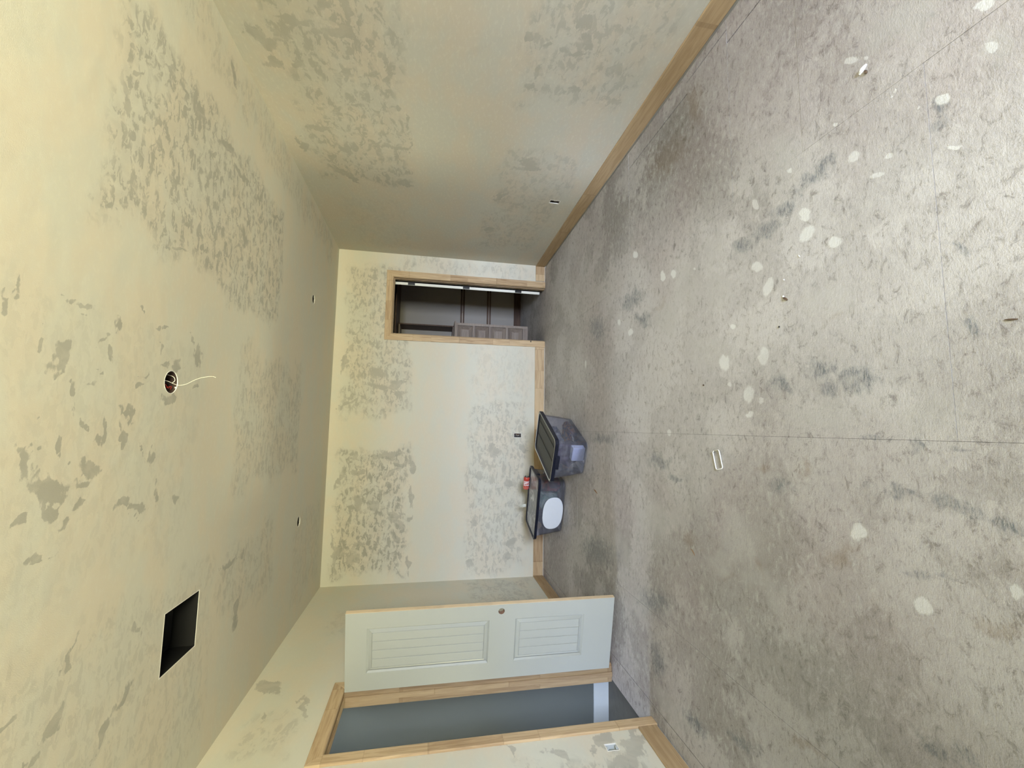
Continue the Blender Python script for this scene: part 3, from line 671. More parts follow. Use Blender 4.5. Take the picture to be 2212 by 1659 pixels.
# local Z = X cross Y must point into the room
base_board('baseboard_right', (XR, YN, BZ), YB-YN, (0, 1, 0), None, 0, 'long pine baseboard along the shaded side wall')      # (0,1,0)x(0,0,1)=(1,0,0)
bpy.data.objects['baseboard_right'].matrix_world = Matrix(((0, 0, -1, XR), (1, 0, 0, YN), (0, -1, 0, BH), (0, 0, 0, 1))) @ Matrix.Identity(4)
def place_board(o, org, x, y, z):
    o.matrix_world = Matrix(((x[0], y[0], z[0], org[0]), (x[1], y[1], z[1], org[1]), (x[2], y[2], z[2], org[2]), (0, 0, 0, 1)))
    return o
place_board(bpy.data.objects['baseboard_right'], (XR, YN, BH), (0, 1, 0), (0, 0, -1), (-1, 0, 0))
def bb(name, org, length, x, z, mat, label):
    # y direction (width) = z cross x  must be vertical; start at the top or bottom accordingly
    y = Vector(z).cross(Vector(x)); org = (org[0], org[1], BZ if y.z > 0 else BH)
    o = board(name, length, BH-BZ, BT, mat)
    place_board(o, org, x, tuple(y), z); return tag(o, label, 'baseboard', kind='structure')
CW = .083    # casing width
bb('baseboard_back', (XL, YB, 0), CX0+.012-CW-XL, (1, 0, 0), (0, -1, 0), M_PINE, 'light pine baseboard between the corner and the closet')
bb('baseboard_back_short', (CX1-.015+CW+.010, YB, 0), XR-BT-(CX1-.015+CW+.010), (1, 0, 0), (0, -1, 0), M_PINE, 'short pine baseboard between the closet and the corner')
bpy.data.objects['baseboard_back_short'].name = 'baseboard_corner'
bb('baseboard_left', (XL, DW1+.076, 0), YB-BT-(DW1+.076), (0, 1, 0), (1, 0, 0), M_PINE_BASE, 'pine baseboard running behind the open white door')
bb('baseboard_near', (XL, YN, 0), 2.785-YN, (0, 1, 0), (1, 0, 0), M_PINE_BASE, 'pine baseboard on the near side of the doorway')
bb('baseboard_rear', (XL, YN, 0), XR-XL, (1, 0, 0), (0, 1, 0), M_PINE, 'pine baseboard below the daylight window')

# ---- closet casing and jambs
CT = .017
ci0, ci1, cih = CX0+.012, CX1-.015, CH-.010      # casing inner edges
tr1 = empty('trim_1', ((ci0+ci1)/2, YB, 0)); tag(tr1, 'mitred pine casing framing the closet opening', 'door casing', kind='structure')
def cas(parent, org, length, x, y, m0=0., m1=0.):
    z = Vector(x).cross(Vector(y))
    o = board('casing_board', length, CW, CT, M_PINE, None, .0015, m0, m1, .006)
    place_board(o, org, x, y, tuple(z)); bpy.context.view_layer.update()
    mw = o.matrix_world.copy(); o.parent = parent; o.matrix_parent_inverse = Matrix.Translation(parent.location).inverted(); o.matrix_world = mw
    return o
# inner edge is local y=0; mitre grows outwards (negative mitre lengthens)
# the far wall: room side is -Y.  x cross y must be (0,-1,0)
cas(tr1, (ci1, YB, 0.001), cih, (0, 0, 1), (1, 0, 0), 0, -CW) if False else None
def vcas(parent, org, length, side, wall, m1):
    """vertical casing; side=+1/-1 direction its width grows along the wall"""
    if wall == 'back':
        # x up (0,0,1), y = (side,0,0): cross = (0,side,0) -> want (0,-1,0)
        if side < 0: return cas(parent, org, length, (0, 0, 1), (-1, 0, 0), 0, m1)
        org = (org[0], org[1], org[2]+length)
        return cas(parent, org, length, (0, 0, -1), (1, 0, 0), m1, 0)
    else:
        # left wall, room side +X: x cross y = (1,0,0). x=(0,0,1): y=(0,1,0): cross=(-1,0,0) bad
        if side < 0: return cas(parent, org, length, (0, 0, 1), (0, -1, 0), 0, m1)
        org = (org[0], org[1], org[2]+length)
        return cas(parent, org, length, (0, 0, -1), (0, 1, 0), m1, 0)
vcas(tr1, (ci0, YB, .001), cih, -1, 'back', -CW)
vcas(tr1, (ci1, YB, .001), cih, 1, 'back', -CW)
cas(tr1, (ci0, YB, cih), ci1-ci0, (1, 0, 0), (0, 0, 1), -CW, -CW)
def jamb(parent, dims, name='jamb_board', long='z'):
    x0, x1, y0, y1, z0, z1 = dims
    c = Vector(((x0+x1)/2, (y0+y1)/2, (z0+z1)/2)); d = (x1-x0, y1-y0, z1-z0)
    if long == 'z':
        o = box_obj(name, (-d[2]/2, d[2]/2, -d[1]/2, d[1]/2, -d[0]/2, d[0]/2), M_JAMB, parent, .001); o.rotation_euler = (0, PI/2, 0)
    elif long == 'x':
        o = box_obj(name, (-d[0]/2, d[0]/2, -d[1]/2, d[1]/2, -d[2]/2, d[2]/2), M_JAMB, parent, .001)
    else:
        o = box_obj(name, (-d[1]/2, d[1]/2, -d[0]/2, d[0]/2, -d[2]/2, d[2]/2), M_JAMB, parent, .001); o.rotation_euler = (0, 0, PI/2)
    o.location = c - parent.location
    return o
jy0, jy1 = YB-.002, YB+WT+.002
jamb(tr1, (CX0, CX0+.017, jy0, jy1, .001, CH-.017)); jamb(tr1, (CX1-.020, CX1-.003, jy0, jy1, .001, CH-.017)); jamb(tr1, (CX0, CX1-.003, jy0, jy1, CH-.017, CH), long='x')
for d in ((CX0+.017, CX0+.028, YB+.035, YB+.075, .001, CH-.028), (CX1-.030, CX1-.020, YB+.028, YB+.068, .001, CH-.028)): jamb(tr1, d, 'door_stop')
jamb(tr1, (CX0+.017, CX1-.020, YB+.03, YB+.07, CH-.028, CH-.017), 'door_stop', 'x')
# latch hole in the closet jamb
s_ = box_obj('strike_mark', (-.012, .012, -.003, .001, -.006, .006), M_BLACK, tr1, .001); s_.location = Vector((ci0-.010, YB-CT, .20))-tr1.location

# ---- doorway casing and jambs (left wall)
d0, d1, dh = 2.868, 3.513, 2.068
tr2 = empty('trim_2', (XL, (d0+d1)/2, 0)); tag(tr2, 'pine casing and jambs framing the open doorway to the hall', 'door casing', kind='structure')
vcas(tr2, (XL, d0, .001), dh, -1, 'left', -CW)
vcas(tr2, (XL, d1, .001), dh, 1, 'left', -CW)
cas(tr2, (XL, d0, dh), d1-d0, (0, 1, 0), (0, 0, 1), -CW, -CW)
jx0, jx1 = XL-WT-.004, XL+.002
jamb(tr2, (jx0, jx1, DW0-.012, DW0+.005, .001, DH-.008)); jamb(tr2, (jx0, jx1, 3.508, 3.525, .001, DH-.008)); jamb(tr2, (jx0, jx1, DW0-.012, 3.525, DH-.008, DH+.006), long='y')
jamb(tr2, (XL-.078, XL-.042, 3.497, 3.508, .001, DH-.019), 'door_stop'); jamb(tr2, (XL-.078, XL-.042, DW0+.005, DW0+.016, .001, DH-.019), 'door_stop')
jamb(tr2, (XL-.078, XL-.042, DW0+.005, 3.508, DH-.019, DH-.008), 'door_stop', 'y')
# black line where hall drywall stops short of the jamb
gp = box_obj('trim_3', (XL-WT-.012, XL-WT-.0045, 3.527, 3.592, 0, DH), M_DARK); tag(gp, 'dark unfilled gap between door jamb and hall wall', 'gap', kind='structure')

# ------------------------------------------------------------------ the white panel door (open into the room)
LW, LZ0, LZ1, LT = .605, .035, 2.064, .035
ang = math.atan2(3.361-3.485, -1.326+1.915)
door = empty('door_1', (-1.915, 3.485, 0), ang); tag(door, 'open white two-panel plank-style door with unpainted wood edge', 'door', kind='structure')
# local: X from hinge to free edge, visible face at y=0, body towards +y
P1 = (LW-.470, LW-.124, 1.030, 1.917); P2 = (LW-.470, LW-.124, .280, .830)
HOLE = (LW-.056, .942, .024)
def door_leaf():
    bm = bmesh.new()
    t0 = .004    # wood edge strip is separate
    rects = [P1, P2]
    hs = HOLE[2]*1.35
    hr = (HOLE[0]-hs, min(HOLE[0]+hs, LW-.003), HOLE[1]-hs, HOLE[1]+hs)
    us = sorted({0, LW-.003} | {t for r in rects+[hr] for t in r[:2]}); vs = sorted({LZ0, LZ1} | {t for r in rects+[hr] for t in r[2:]})
    cache = {}
    def V(x, y, z):
        k = (round(x, 5), round(y, 5), round(z, 5))
        if k not in cache: cache[k] = bm.verts.new((x, y, z))
        return cache[k]
    for y in (0, LT):
        for i in range(len(us)-1):
            for j in range(len(vs)-1):
                cu, cv = (us[i]+us[i+1])/2, (vs[j]+vs[j+1])/2
                if any(r[0] < cu < r[1] and r[2] < cv < r[3] for r in rects+[hr]): continue
                bm.faces.new((V(us[i], y, vs[j]), V(us[i+1], y, vs[j]), V(us[i+1], y, vs[j+1]), V(us[i], y, vs[j+1])))
    for i in range(len(us)-1):
        for z in (LZ0, LZ1): bm.faces.new((V(us[i], 0, z), V(us[i+1], 0, z), V(us[i+1], LT, z), V(us[i], LT, z)))
    for j in range(len(vs)-1):
        for x in (0, us[-1]): bm.faces.new((V(x, 0, vs[j]), V(x, 0, vs[j+1]), V(x, LT, vs[j+1]), V(x, LT, vs[j])))
    # moulded surround of each recessed panel, both faces
    for (x0, x1, z0, z1) in rects:
        for y0, s in ((0, 1), (LT, -1)):
            pr = [(0, 0), (.0015, .0025), (.012, .0125), (.0135, .0125), (.036, .0030), (.0375, .0065)]
            rings = [[(x0+a, y0+s*d, z0+a), (x1-a, y0+s*d, z0+a), (x1-a, y0+s*d, z1-a), (x0+a, y0+s*d, z1-a)] for a, d in pr]
            loft(bm, rings, False, True)
    # bored lock hole
    N = 24; cx, cz, r = HOLE
    ins, outs = {}, {}
    hx0, hx1, hz0, hz1 = hr
    for y in (0, LT):
        ins[y] = [bm.verts.new((cx+r*math.cos(2*PI*k/N), y, cz+r*math.sin(2*PI*k/N))) for k in range(N)]
        o_ = []
        for k in range(N):
            c, s = math.cos(2*PI*(k)/N), math.sin(2*PI*(k)/N); m_ = max(abs(c), abs(s))
            o_.append(bm.verts.new((min(max(cx+hs*c/m_, hx0), hx1), y, cz+hs*s/m_)))
        for k in range(N): bm.faces.new((ins[y][k], ins[y][(k+1) % N], o_[(k+1) % N], o_[k]))
    for k in range(N):
        f = bm.faces.new((ins[0][k], ins[0][(k+1) % N], ins[LT][(k+1) % N], ins[LT][k])); f.material_index = 1
    return mesh_obj('leaf', bm, [M_WHITE, plain('bored_core', (.22, .13, .09), .8)], door)
leaf_o = door_leaf()
# vertical planks of the two fields, proud of the recess with grooves between
for (x0, x1, z0, z1) in (P1, P2):
    a = x0+.038; b_ = x1-.038; n = 4
    for i in range(n):
        w = (b_-a)/n
        for y0, y1 in ((.0028, .0068), (LT-.0068, LT-.0028)):
            box_obj('plank', (a+i*w+.0022, a+(i+1)*w-.0022, y0, y1, z0+.038, z1-.038), M_WHITE, leaf_o, .0012)
e_ = box_obj('edge_strip', (LW-.003, LW, .0005, LT-.0005, LZ0, LZ1), None, door, .0006)
e_.data.materials.append(plain('raw_edge_wood', (.60, .47, .31), .6, var=.25, nscale=9)); tag(e_, 'unpainted tan wood edge')
for z in (.30, 1.05, 1.85):
    bm = bmesh.new(); tube(bm, [(.004, LT+.006, z-.045), (.004, LT+.006, z+.045)], .006, 10); bx(bm, -.0015, .0005, .004, LT, z-.045, z+.045)
    mesh_obj('hinge', bm, M_BLACK, door)

# ------------------------------------------------------------------ closet door, swung inward past its jamb
cang = math.atan2(.94, .34)
cd = empty('door_2', (1.9405, 5.829, 0), cang); tag(cd, 'white closet door swung inside, seen edge-on with three black hinges', 'door', kind='structure')
leafbm = bmesh.new(); bx(leafbm, 0, .70, .0, .035, .040, 2.043, .002)
mesh_obj('leaf', leafbm, plain('cream_door_paint', (.85, .85, .76), .4, var=.02), cd)
for z in (1.828, 1.088, .352):
    bm = bmesh.new(); bx(bm, -.0045, .0002, -.010, .030, z-.046, z+.046, .0015); tube(bm, [(-.006, -.008, z-.046), (-.006, -.008, z+.046)], .0075, 10)
    mesh_obj('hinge', bm, M_BLACK, cd)

# ------------------------------------------------------------------ closet fittings
sh = box_obj('top_shelf', (.51, 3.04, 6.62, CY-.002, 2.075, 2.095), M_OLDWOOD, None, .001)
tag(sh, 'dark wide shelf high across the closet', 'shelf')
for z0, z1, lb in ((.995, 1.062, 'upper narrow wooden rail across the closet wall'), (.535, .602, 'lower narrow wooden rail across the closet wall')):
    t = empty('wall_rail', (2.2, CY, z0)); tag(t, lb, 'rail', 'rails across the closet wall')
    box_obj('backing_board', (-.535, .84, -.022, -.001, 0, z1-z0), M_OLDWOOD, t, .001)
    box_obj('rail_strip', (-.535, .84, -.040, -.022, .024, .046), M_PINE_D, t, .002)

DX1, DY0, DTOP = 1.655, 6.755, 1.185
dr = empty('drawer_chest', (1.13, 7.05, 0)); tag(dr, 'grey-brown wooden chest of four panelled drawers inside the closet', 'chest')
cx = DX1-1.13; cy = DY0-7.05
bm = bmesh.new(); dx0 = -.42
bx(bm, dx0, cx, cy+.055, CY-.016-7.05, .0, DTOP-.02, .001); bx(bm, cx-.012, cx, cy+.012, cy+.06, 0, DTOP-.02)
mesh_obj('carcass', bm, M_PINE_D, dr)
box_obj('top_board', (dx0-.005, cx+.022, cy-.015, CY-.016-7.05, DTOP-.02, DTOP+.004), M_PINE_D, dr, .003)
box_obj('stile', (cx-.040, cx, cy, cy+.012, .0, DTOP-.02), M_PINE_D, dr, .001)
for z0, z1 in ((0, .085), (.325, .365), (.600, .640), (.862, .902), (1.140, DTOP-.02)):
    box_obj('rail', (dx0, cx-.040, cy, cy+.05, z0, z1), M_PINE_D, dr, .001)
for i, (z0, z1) in enumerate(((.085, .325), (.365, .600), (.640, .862), (.902, 1.140))):
    bm = bmesh.new(); x0, x1 = dx0+.01, cx-.045; z0 += .004; z1 -= .004
    pr = [(0, 0), (.003, .002), (.050, .048), (.062, .050), (.064, .034)]
    rings = [[(x0+a, cy+d, z0+a), (x1-a, cy+d, z0+a), (x1-a, cy+d, z1-a), (x0+a, cy+d, z1-a)] for a, d in pr]
    loft(bm, rings, False, True)
    mesh_obj('drawer_front', bm, M_PINE_D, dr)

hu = empty('shelf_hutch', (1.13, 7.2, DTOP+.005)); tag(hu, 'open wooden shelf unit standing on the drawer chest', 'shelf unit')
hz = 2.070-(DTOP+.005); y0, y1 = 6.99-7.2, CY-.003-7.2
box_obj('side_panel', (1.635-1.13, 1.655-1.13, y0, y1, 0, hz), M_OLDWOOD, hu, .001)
box_obj('side_panel', (.71-1.13, .73-1.13, y0, y1, 0, hz), M_OLDWOOD, hu, .001)
for z in (.50, .852): box_obj('shelf', (.73-1.13, 1.635-1.13, y0, y1, z-.0 if z > .6 else .001, (z+.022) if z > .6 else .014), M_PINE_D, hu, .001)

# ------------------------------------------------------------------ ceiling fittings
# round light box with wires
lb_ = empty('light_box', (LIGHT[0], LIGHT[1], H)); tag(lb_, 'round open light box in the ceiling with a loose white cable hanging', 'light box')
bm = bmesh.new(); N = 28; r = LIGHT[2]-.002
rings = [[(q*math.cos(2*PI*k/N), q*math.sin(2*PI*k/N), z) for k in range(N)] for q, z in ((r-.001, .0025), (r-.001, .050), (r-.006, .052))]
loft(bm, rings, False, True)
mesh_obj('box_shell', bm, plain('brown_box', (.055, .035, .03), .6), lb_, smooth=False)
bm = bmesh.new()
rings = [[(q*math.cos(2*PI*k/N), q*math.sin(2*PI*k/N), z) for k in range(N)] for q, z in ((r-.0006, .010), (r-.0006, -.0008), (r+.0016, -.0008), (r+.0016, .0005))]
loft(bm, rings); mesh_obj('cut_rim', bm, M_WHITEPL, lb_)
bm = bmesh.new(); tube(bm, smooth_path([(.010, -.040, .035), (.003, -.020, .006), (-.006, .004, -.006), (-.012, .022, -.022), (-.006, .018, -.055), (.012, .010, -.090), (.026, .004, -.125), (.034, .0, -.170), (.030, .006, -.188)], 6), .0011, 8)
mesh_obj('hanging_cable', bm, M_WIREW, lb_, smooth=True)
for nm, mt, pts in (('white_wire', M_WIREW, [(.040, .010, .040), (.030, .028, .010), (.012, .034, .003), (-.002, .030, .012)]),
                    ('red_wire', M_WIRER, [(-.020, -.030, .045), (-.026, .0, .020), (-.018, .022, .010), (-.034, .028, .016)]),
                    ('red_wire', M_WIRER, [(.0, .0, .050), (-.012, -.012, .018), (-.030, .006, .014), (-.020, .030, .020)]),
                    ('white_wire', M_WIREW, [(-.036, -.034, .010), (-.030, -.044, .002), (-.026, -.052, -.002)]),
                    ('black_wire', M_WIREB, [(.02, -.02, .045), (.0, .004, .022), (-.01, .034, .014)])):
    bm = bmesh.new(); tube(bm, smooth_path(pts, 5), .0014, 6); mesh_obj(nm, bm, mt, lb_, smooth=True)
for sx_ in (1, -1):
    b2 = box_obj('mounting_ear', (-.006, .006, -.004, .004, -.001, .004), M_WHITEPL, lb_, .001); b2.location = (-.024*sx_+.0, (.050)*sx_, .004)

# square vent opening with its duct boot
vb = empty('duct_opening', ((VENT[0]+VENT[1])/2, (VENT[2]+VENT[3])/2, H)); tag(vb, 'large square black duct opening cut in the ceiling', 'duct')
vw, vd = (VENT[1]-VENT[0])/2, (VENT[3]-VENT[2])/2
bm = bmesh.new()
rings = [[(sx_*(vw-a), sy_*(vd-a), z) for sx_, sy_ in ((-1, -1), (1, -1), (1, 1), (-1, 1))] for a, z in ((.0028, .0015), (.004, .12), (.03, .20))]
loft(bm, rings, False, True); mesh_obj('boot', bm, M_DUCT, vb)
bm = bmesh.new()
loft(bm, [[(sx_*(vw+a), sy_*(vd+a), z) for sx_, sy_ in ((-1, -1), (1, -1), (1, 1), (-1, 1))] for a, z in ((-.0028, .010), (-.0028, -.0006), (.0005, -.0006), (.0012, .0005))])
mesh_obj('cut_edge', bm, M_DRY, vb)
bm = bmesh.new(); tube(bm, [(-.06+.11*math.cos(t), -.07+.11*math.sin(t), .115) for t in [k*PI/12-.3 for k in range(12)]], .004, 6)
mesh_obj('flex_collar', bm, M_STEEL, vb)

for (c, lb) in ((CAN1, 'small round cut-out in the ceiling in line with the closet'), (CAN2, 'small round cut-out in the ceiling in line with the plastic bins')):
    t = empty('recess_hole', (c[0], c[1], H)); tag(t, lb, 'hole', 'round cut-outs near the far wall')
    bm = bmesh.new(); q = c[2]-.0015
    rings = [[(a*math.cos(2*PI*k/N), a*math.sin(2*PI*k/N), z) for k in range(N)] for a, z in ((q, .0055), (q, .09), (q-.012, .10))]
    loft(bm, rings, False, True); mesh_obj('cavity', bm, M_DARK, t)
    bm = bmesh.new()
    rings = [[(a*math.cos(2*PI*k/N), a*math.sin(2*PI*k/N), z) for k in range(N)] for a, z in ((q, .0135), (q, -.0005), (q+.0018, -.0005), (q+.0018, .0004))]
    loft(bm, rings); mesh_obj('cut_rim', bm, M_DRY, t)

# ------------------------------------------------------------------ outlet boxes, local: X across, Y into the wall, Z up
def outlet(name, loc, rz, w, h, mat, label, depth=.06, wires=True, rim=None):
    t = empty(name, loc, rz); tag(t, label, 'outlet box', 'open outlet boxes low in the walls')
    bm = bmesh.new()
    rings = [[(sx_*(w/2-a), y, sz_*(h/2-a)) for sx_, sz_ in ((-1, -1), (1, -1), (1, 1), (-1, 1))] for a, y in ((.002, .002), (.002, depth), (.004, depth))]
    loft(bm, rings, False, True); mesh_obj('box_shell', bm, mat, t)
    for s in (1, -1):
        bm = bmesh.new(); bx(bm, -.010, .010, .001, .010, s*(h/2-.008)-.006, s*(h/2-.008)+.006, .001); tube(bm, [(0, -.0005, s*(h/2-.008)), (0, .004, s*(h/2-.008))], .0025, 8)
        mesh_obj('mounting_ear', bm, mat, t)
    if wires:
        for k, mt in enumerate((M_WIREB, M_WIREW, plain('copper_wire', (.35, .17, .08), .4, .6))):
            bm = bmesh.new(); x = -.012+.012*k
            tube(bm, smooth_path([(x, depth-.004, .030), (x+.006, .020, .018), (x-.004, .012, -.004), (x+.004, .018, -.026), (x, depth-.006, -.02)], 4), .0018, 6)
            mesh_obj('wire', bm, mt, t)
    bm = bmesh.new()
    loft(bm, [[(sx_*(w/2+a), y, sz_*(h/2+a)) for sx_, sz_ in ((-1, -1), (1, -1), (1, 1), (-1, 1))] for a, y in ((-.0022, .006), (-.0022, -.0008), (.0018, -.0008), (.0026, .0004))])
    mesh_obj('cut_edge', bm, M_DRY, t)
    return t
outlet('outlet_box', ((OB[0]+OB[1])/2, YB, (OB[2]+OB[3])/2), 0, OB[1]-OB[0], OB[3]-OB[2], M_BOXD, 'dark open outlet box in the far wall above the bins')
outlet('outlet_box', (XR, (OR_[0]+OR_[1])/2, (OR_[2]+OR_[3])/2), -PI/2, OR_[1]-OR_[0], OR_[3]-OR_[2], M_BOXD, 'dark brown open outlet box low in the shaded side wall')
outlet('outlet_box', (XL, (OL[0]+OL[1])/2, (OL[2]+OL[3])/2), PI/2, OL[1]-OL[0], OL[3]-OL[2], plain('mud_filled_plastic', (.50, .53, .52), .6), 'grey mud-smeared outlet box beside the doorway casing', depth=.035, wires=False)

# ------------------------------------------------------------------ the two storage bins
def clear_plastic(name, tint, haze=.25, gloss=.10):
    g = G(name)
    t = g.n.new('ShaderNodeTexCoord').outputs['Object']
    sc_ = g.noise(g.mapping(t, scale=(1, 1, 3)), 9, 5, .7, .8)
    tr_ = g.n.new('ShaderNodeBsdfTransparent'); tr_.inputs[0].default_value = (*tint, 1)
    df = g.n.new('ShaderNodeBsdfDiffuse'); df.inputs[0].default_value = (.56, .58, .66, 1)
    gs = g.n.new('ShaderNodeBsdfGlossy'); gs.inputs['Roughness'].default_value = .12
    m1 = g.n.new('ShaderNodeMixShader'); m2 = g.n.new('ShaderNodeMixShader')
    g.l.new(g.smooth(sc_, .45, .80, haze*.5, haze*1.6), m1.inputs[0]); g.l.new(tr_.outputs[0], m1.inputs[1]); g.l.new(df.outputs[0], m1.inputs[2])
    fr = g.n.new('ShaderNodeFresnel'); fr.inputs[0].default_value = 1.4
    g.l.new(g.math('MULTIPLY', fr.outputs[0], .8), m2.inputs[0])
    g.l.new(m1.outputs[0], m2.inputs[1]); g.l.new(gs.outputs[0], m2.inputs[2])
    g.l.new(m2.outputs[0], g.n['Material Output'].inputs[0]); return g.m
M_CLEAR = clear_plastic('clear_bin_plastic', (.78, .80, .93), .24)
M_CLEARLID = clear_plastic('hazy_lid_plastic', (.75, .77, .74), .95)
M_RIM = plain('navy_black_rim', (.008, .010, .022), .35, var=.1)
M_RIMHI = plain('rim_highlight', (.48, .49, .46), .5)  # pale line painted as the highlight along the dark lid rim
M_LIDD = plain('dark_grey_lid', (.035, .038, .034), .5, var=.2, nscale=5)

def bin_body(root, L_, W_, h, taper=.035, r=.055):
    bm = bmesh.new()
    def ring(k, z, ins=0): return [(x, y, z) for x, y in rrect(L_-2*taper*(1-k)-2*ins, W_-2*taper*(1-k)-2*ins, r)]
    loft(bm, [ring(0, .006, .012), ring(0, .012), ring(.35, h*.35), ring(.40, h*.40, -.002), ring(.7, h*.7), ring(1, h-.012)], True, False)
    bm.normal_update()
    return mesh_obj('tub', bm, M_CLEAR, root, smooth=True)

def lid_frame(root, L_, W_, z, thick=.022, band=.028, mat=None):
    bm = bmesh.new()
    def rg(g_, zz): return [(x, y, zz) for x, y in rrect(L_-2*g_, W_-2*g_, .05)]
    loft(bm, [rg(.004, z-.012), rg(-.006, z-.014), rg(-.008, z+thick-.004), rg(-.002, z+thick), rg(.008, z+thick), rg(.012, z+thick-.006), rg(band, z+thick-.018), rg(band, z-.004)])
    return mesh_obj('rim', bm, mat or M_RIM, root, smooth=False)

BAL, BAW, BAH = .715, .455, .345
ba = empty('storage_bin', (-.165, 4.365, 0), math.radians(64)); tag(ba, 'clear storage bin with dark ribbed lid, the one nearer the camera', 'storage bin', 'plastic bins by the far wall')
bin_body(ba, BAL-.03, BAW-.03, BAH)
lid_frame(ba, BAL, BAW, BAH-.015)
bm = bmesh.new()
def rgA(g_, zz): return [(x, y, zz) for x, y in rrect(BAL-2*g_, BAW-2*g_, .05)]
loft(bm, [rgA(.0005, BAH+.0075), rgA(.008, BAH+.0085), rgA(.0115, BAH+.0045)]); mesh_obj('rim_edge', bm, M_RIMHI, ba)
bm = bmesh.new(); bx(bm, -BAL/2+.027, BAL/2-.027, -BAW/2+.027, BAW/2-.027, BAH-.018, BAH-.008, .002)
for yy in (-.075, .075): bx(bm, -BAL/2+.05, BAL/2-.05, yy-.055, yy+.055, BAH-.008, BAH-.002, .002)
mesh_obj('lid_panel', bm, M_LIDD, ba)
for s in (1, -1):
    bm = bmesh.new(); bx(bm, s*(BAL/2+.004)-.012, s*(BAL/2+.004)+.012, -.07, .07, BAH-.055, BAH-.01, .004, segs=2); mesh_obj('latch', bm, M_RIM, ba)

BBL, BBW, BBH = .715, .445, .330
b2r = empty('storage_bin', (-.842, 4.972, 0), math.radians(-17)); tag(b2r, 'clear storage bin with pale see-through lid and white oval on its front', 'storage bin', 'plastic bins by the far wall')
bin_body(b2r, BBL-.03, BBW-.03, BBH)
lid_frame(b2r, BBL, BBW, BBH-.012, .016, .018)
bm = bmesh.new(); bx(bm, -BBL/2+.018, BBL/2-.018, -BBW/2+.018, BBW/2-.018, BBH-.012, BBH-.007, .001); mesh_obj('lid_panel', bm, M_CLEARLID, b2r)
# white oval patch on the long front side (local -Y)
bm = bmesh.new(); N2 = 40
def ov(k, y): return [(-.045+.190*k*math.copysign(abs(math.cos(t))**.8, math.cos(t)), y, .133+.120*k*math.copysign(abs(math.sin(t))**.8, math.sin(t))) for t in [2*PI*i/N2 for i in range(N2)]]
ypl = lambda z: 0
rings = [ov(1, -.2175), ov(1, -.2195), ov(.97, -.2210), ov(.5, -.2215)]
rings = [[(x, y-.034*((z-.0)/.33)*1.0+.030, z) for x, y, z in rg_] for rg_ in rings]
loft(bm, rings, True, True)
mesh_obj('oval_patch', bm, plain('white_oval', (.74, .78, .84), .55, var=.02), b2r)
for s in (1, -1):
    bm = bmesh.new(); bx(bm, s*(BBL/2+.002)-.010, s*(BBL/2+.002)+.010, -.07, .07, BBH-.05, BBH-.01, .004); mesh_obj('latch', bm, M_RIM, b2r)

def crumple(name, loc, rz, dims, mat, label, cat, seed, amp=.25, res=3, power=.5):
    """soft bundle: a rounded block pushed about by noise"""
    from mathutils import noise as nz
    bm = bmesh.new(); bmesh.ops.create_cube(bm, size=1.0)
    bmesh.ops.subdivide_edges(bm, edges=bm.edges[:], cuts=7, use_grid_fill=True)
    for v in bm.verts:
        p = v.co*2
        n_ = Vector(p); l = (abs(p.x)**4+abs(p.y)**4+abs(p.z)**4)**.25; n_ = p/l
        k = 1-amp+amp*(nz.noise(n_*2.1+Vector((seed, 0, 0)))+.6*nz.noise(n_*5+Vector((0, seed, 0))))*1.2
        v.co = Vector((n_.x*dims[0]/2*k, n_.y*dims[1]/2*k, n_.z*dims[2]/2*k))
    zmin = min(v.co.z for v in bm.verts)
    for v in bm.verts: v.co.z -= zmin
    o = mesh_obj(name, bm, mat, None, loc, rz, smooth=True)
    return tag(o, label, cat)
def inbin(root, x, y, z):
    a = root.rotation_euler.z; return (root.location.x+x*math.cos(a)-y*math.sin(a), root.location.y+x*math.sin(a)+y*math.cos(a), z)
A64, A17 = math.radians(64), math.radians(-17)
def cloth(name, c1, c2, sc_=7): 
    g = G(name); t = g.n.new('ShaderNodeTexCoord').outputs['Object']
    n = g.noise(t, sc_, 4, .6, .8); return g.done(g.mix(g.smooth(n, .4, .6), c1, c2), .8, g.bump(n, .4, .01), .2)
crumple('garment', inbin(ba, -.115, .03, .016), A64, (.15, .30, .27), cloth('plum_cloth', (.035, .020, .035), (.085, .06, .09)), 'dark plum garment bundled inside the nearer bin', 'clothing', 1.3, .2)
crumple('plastic_bag', inbin(ba, .13, .03, .12), A64, (.30, .32, .20), cloth('smoky_bag', (.16, .17, .24), (.62, .63, .66), 6), 'crumpled grey-white plastic bag inside the nearer bin', 'plastic bag', 4.1, .25)
crumple('folded_fabric', inbin(ba, .13, -.06, .016), A64, (.30, .24, .10), cloth('speckled_fabric', (.10, .085, .15), (.42, .20, .14), 30), 'dark fabric with orange flecks at the bottom of the nearer bin', 'fabric', 7.7, .12)
cb2 = box_obj('carton', (-.035, .035, -.070, .070, 0, .125), plain('pale_carton', (.60, .64, .74), .5), None, .004); cb2.location = inbin(ba, -.252, -.045, .016); cb2.rotation_euler = (0, 0, A64)
tag(cb2, 'pale blue-white carton in the corner of the nearer bin', 'carton')
crumple('fabric_bundle', inbin(b2r, .235, .0, .016), A17, (.15, .32, .26), cloth('maroon_cloth', (.16, .035, .03), (.05, .03, .035)), 'maroon cloth bundle inside the bin under the soda can', 'fabric', 2.2, .12)
crumple('fabric_bundle', inbin(b2r, .025, .02, .016), A17, (.22, .30, .27), cloth('sage_cloth', (.12, .20, .13), (.30, .33, .24)), 'sage green cloth bundle in the middle of the oval-marked bin', 'fabric', 5.2, .15)
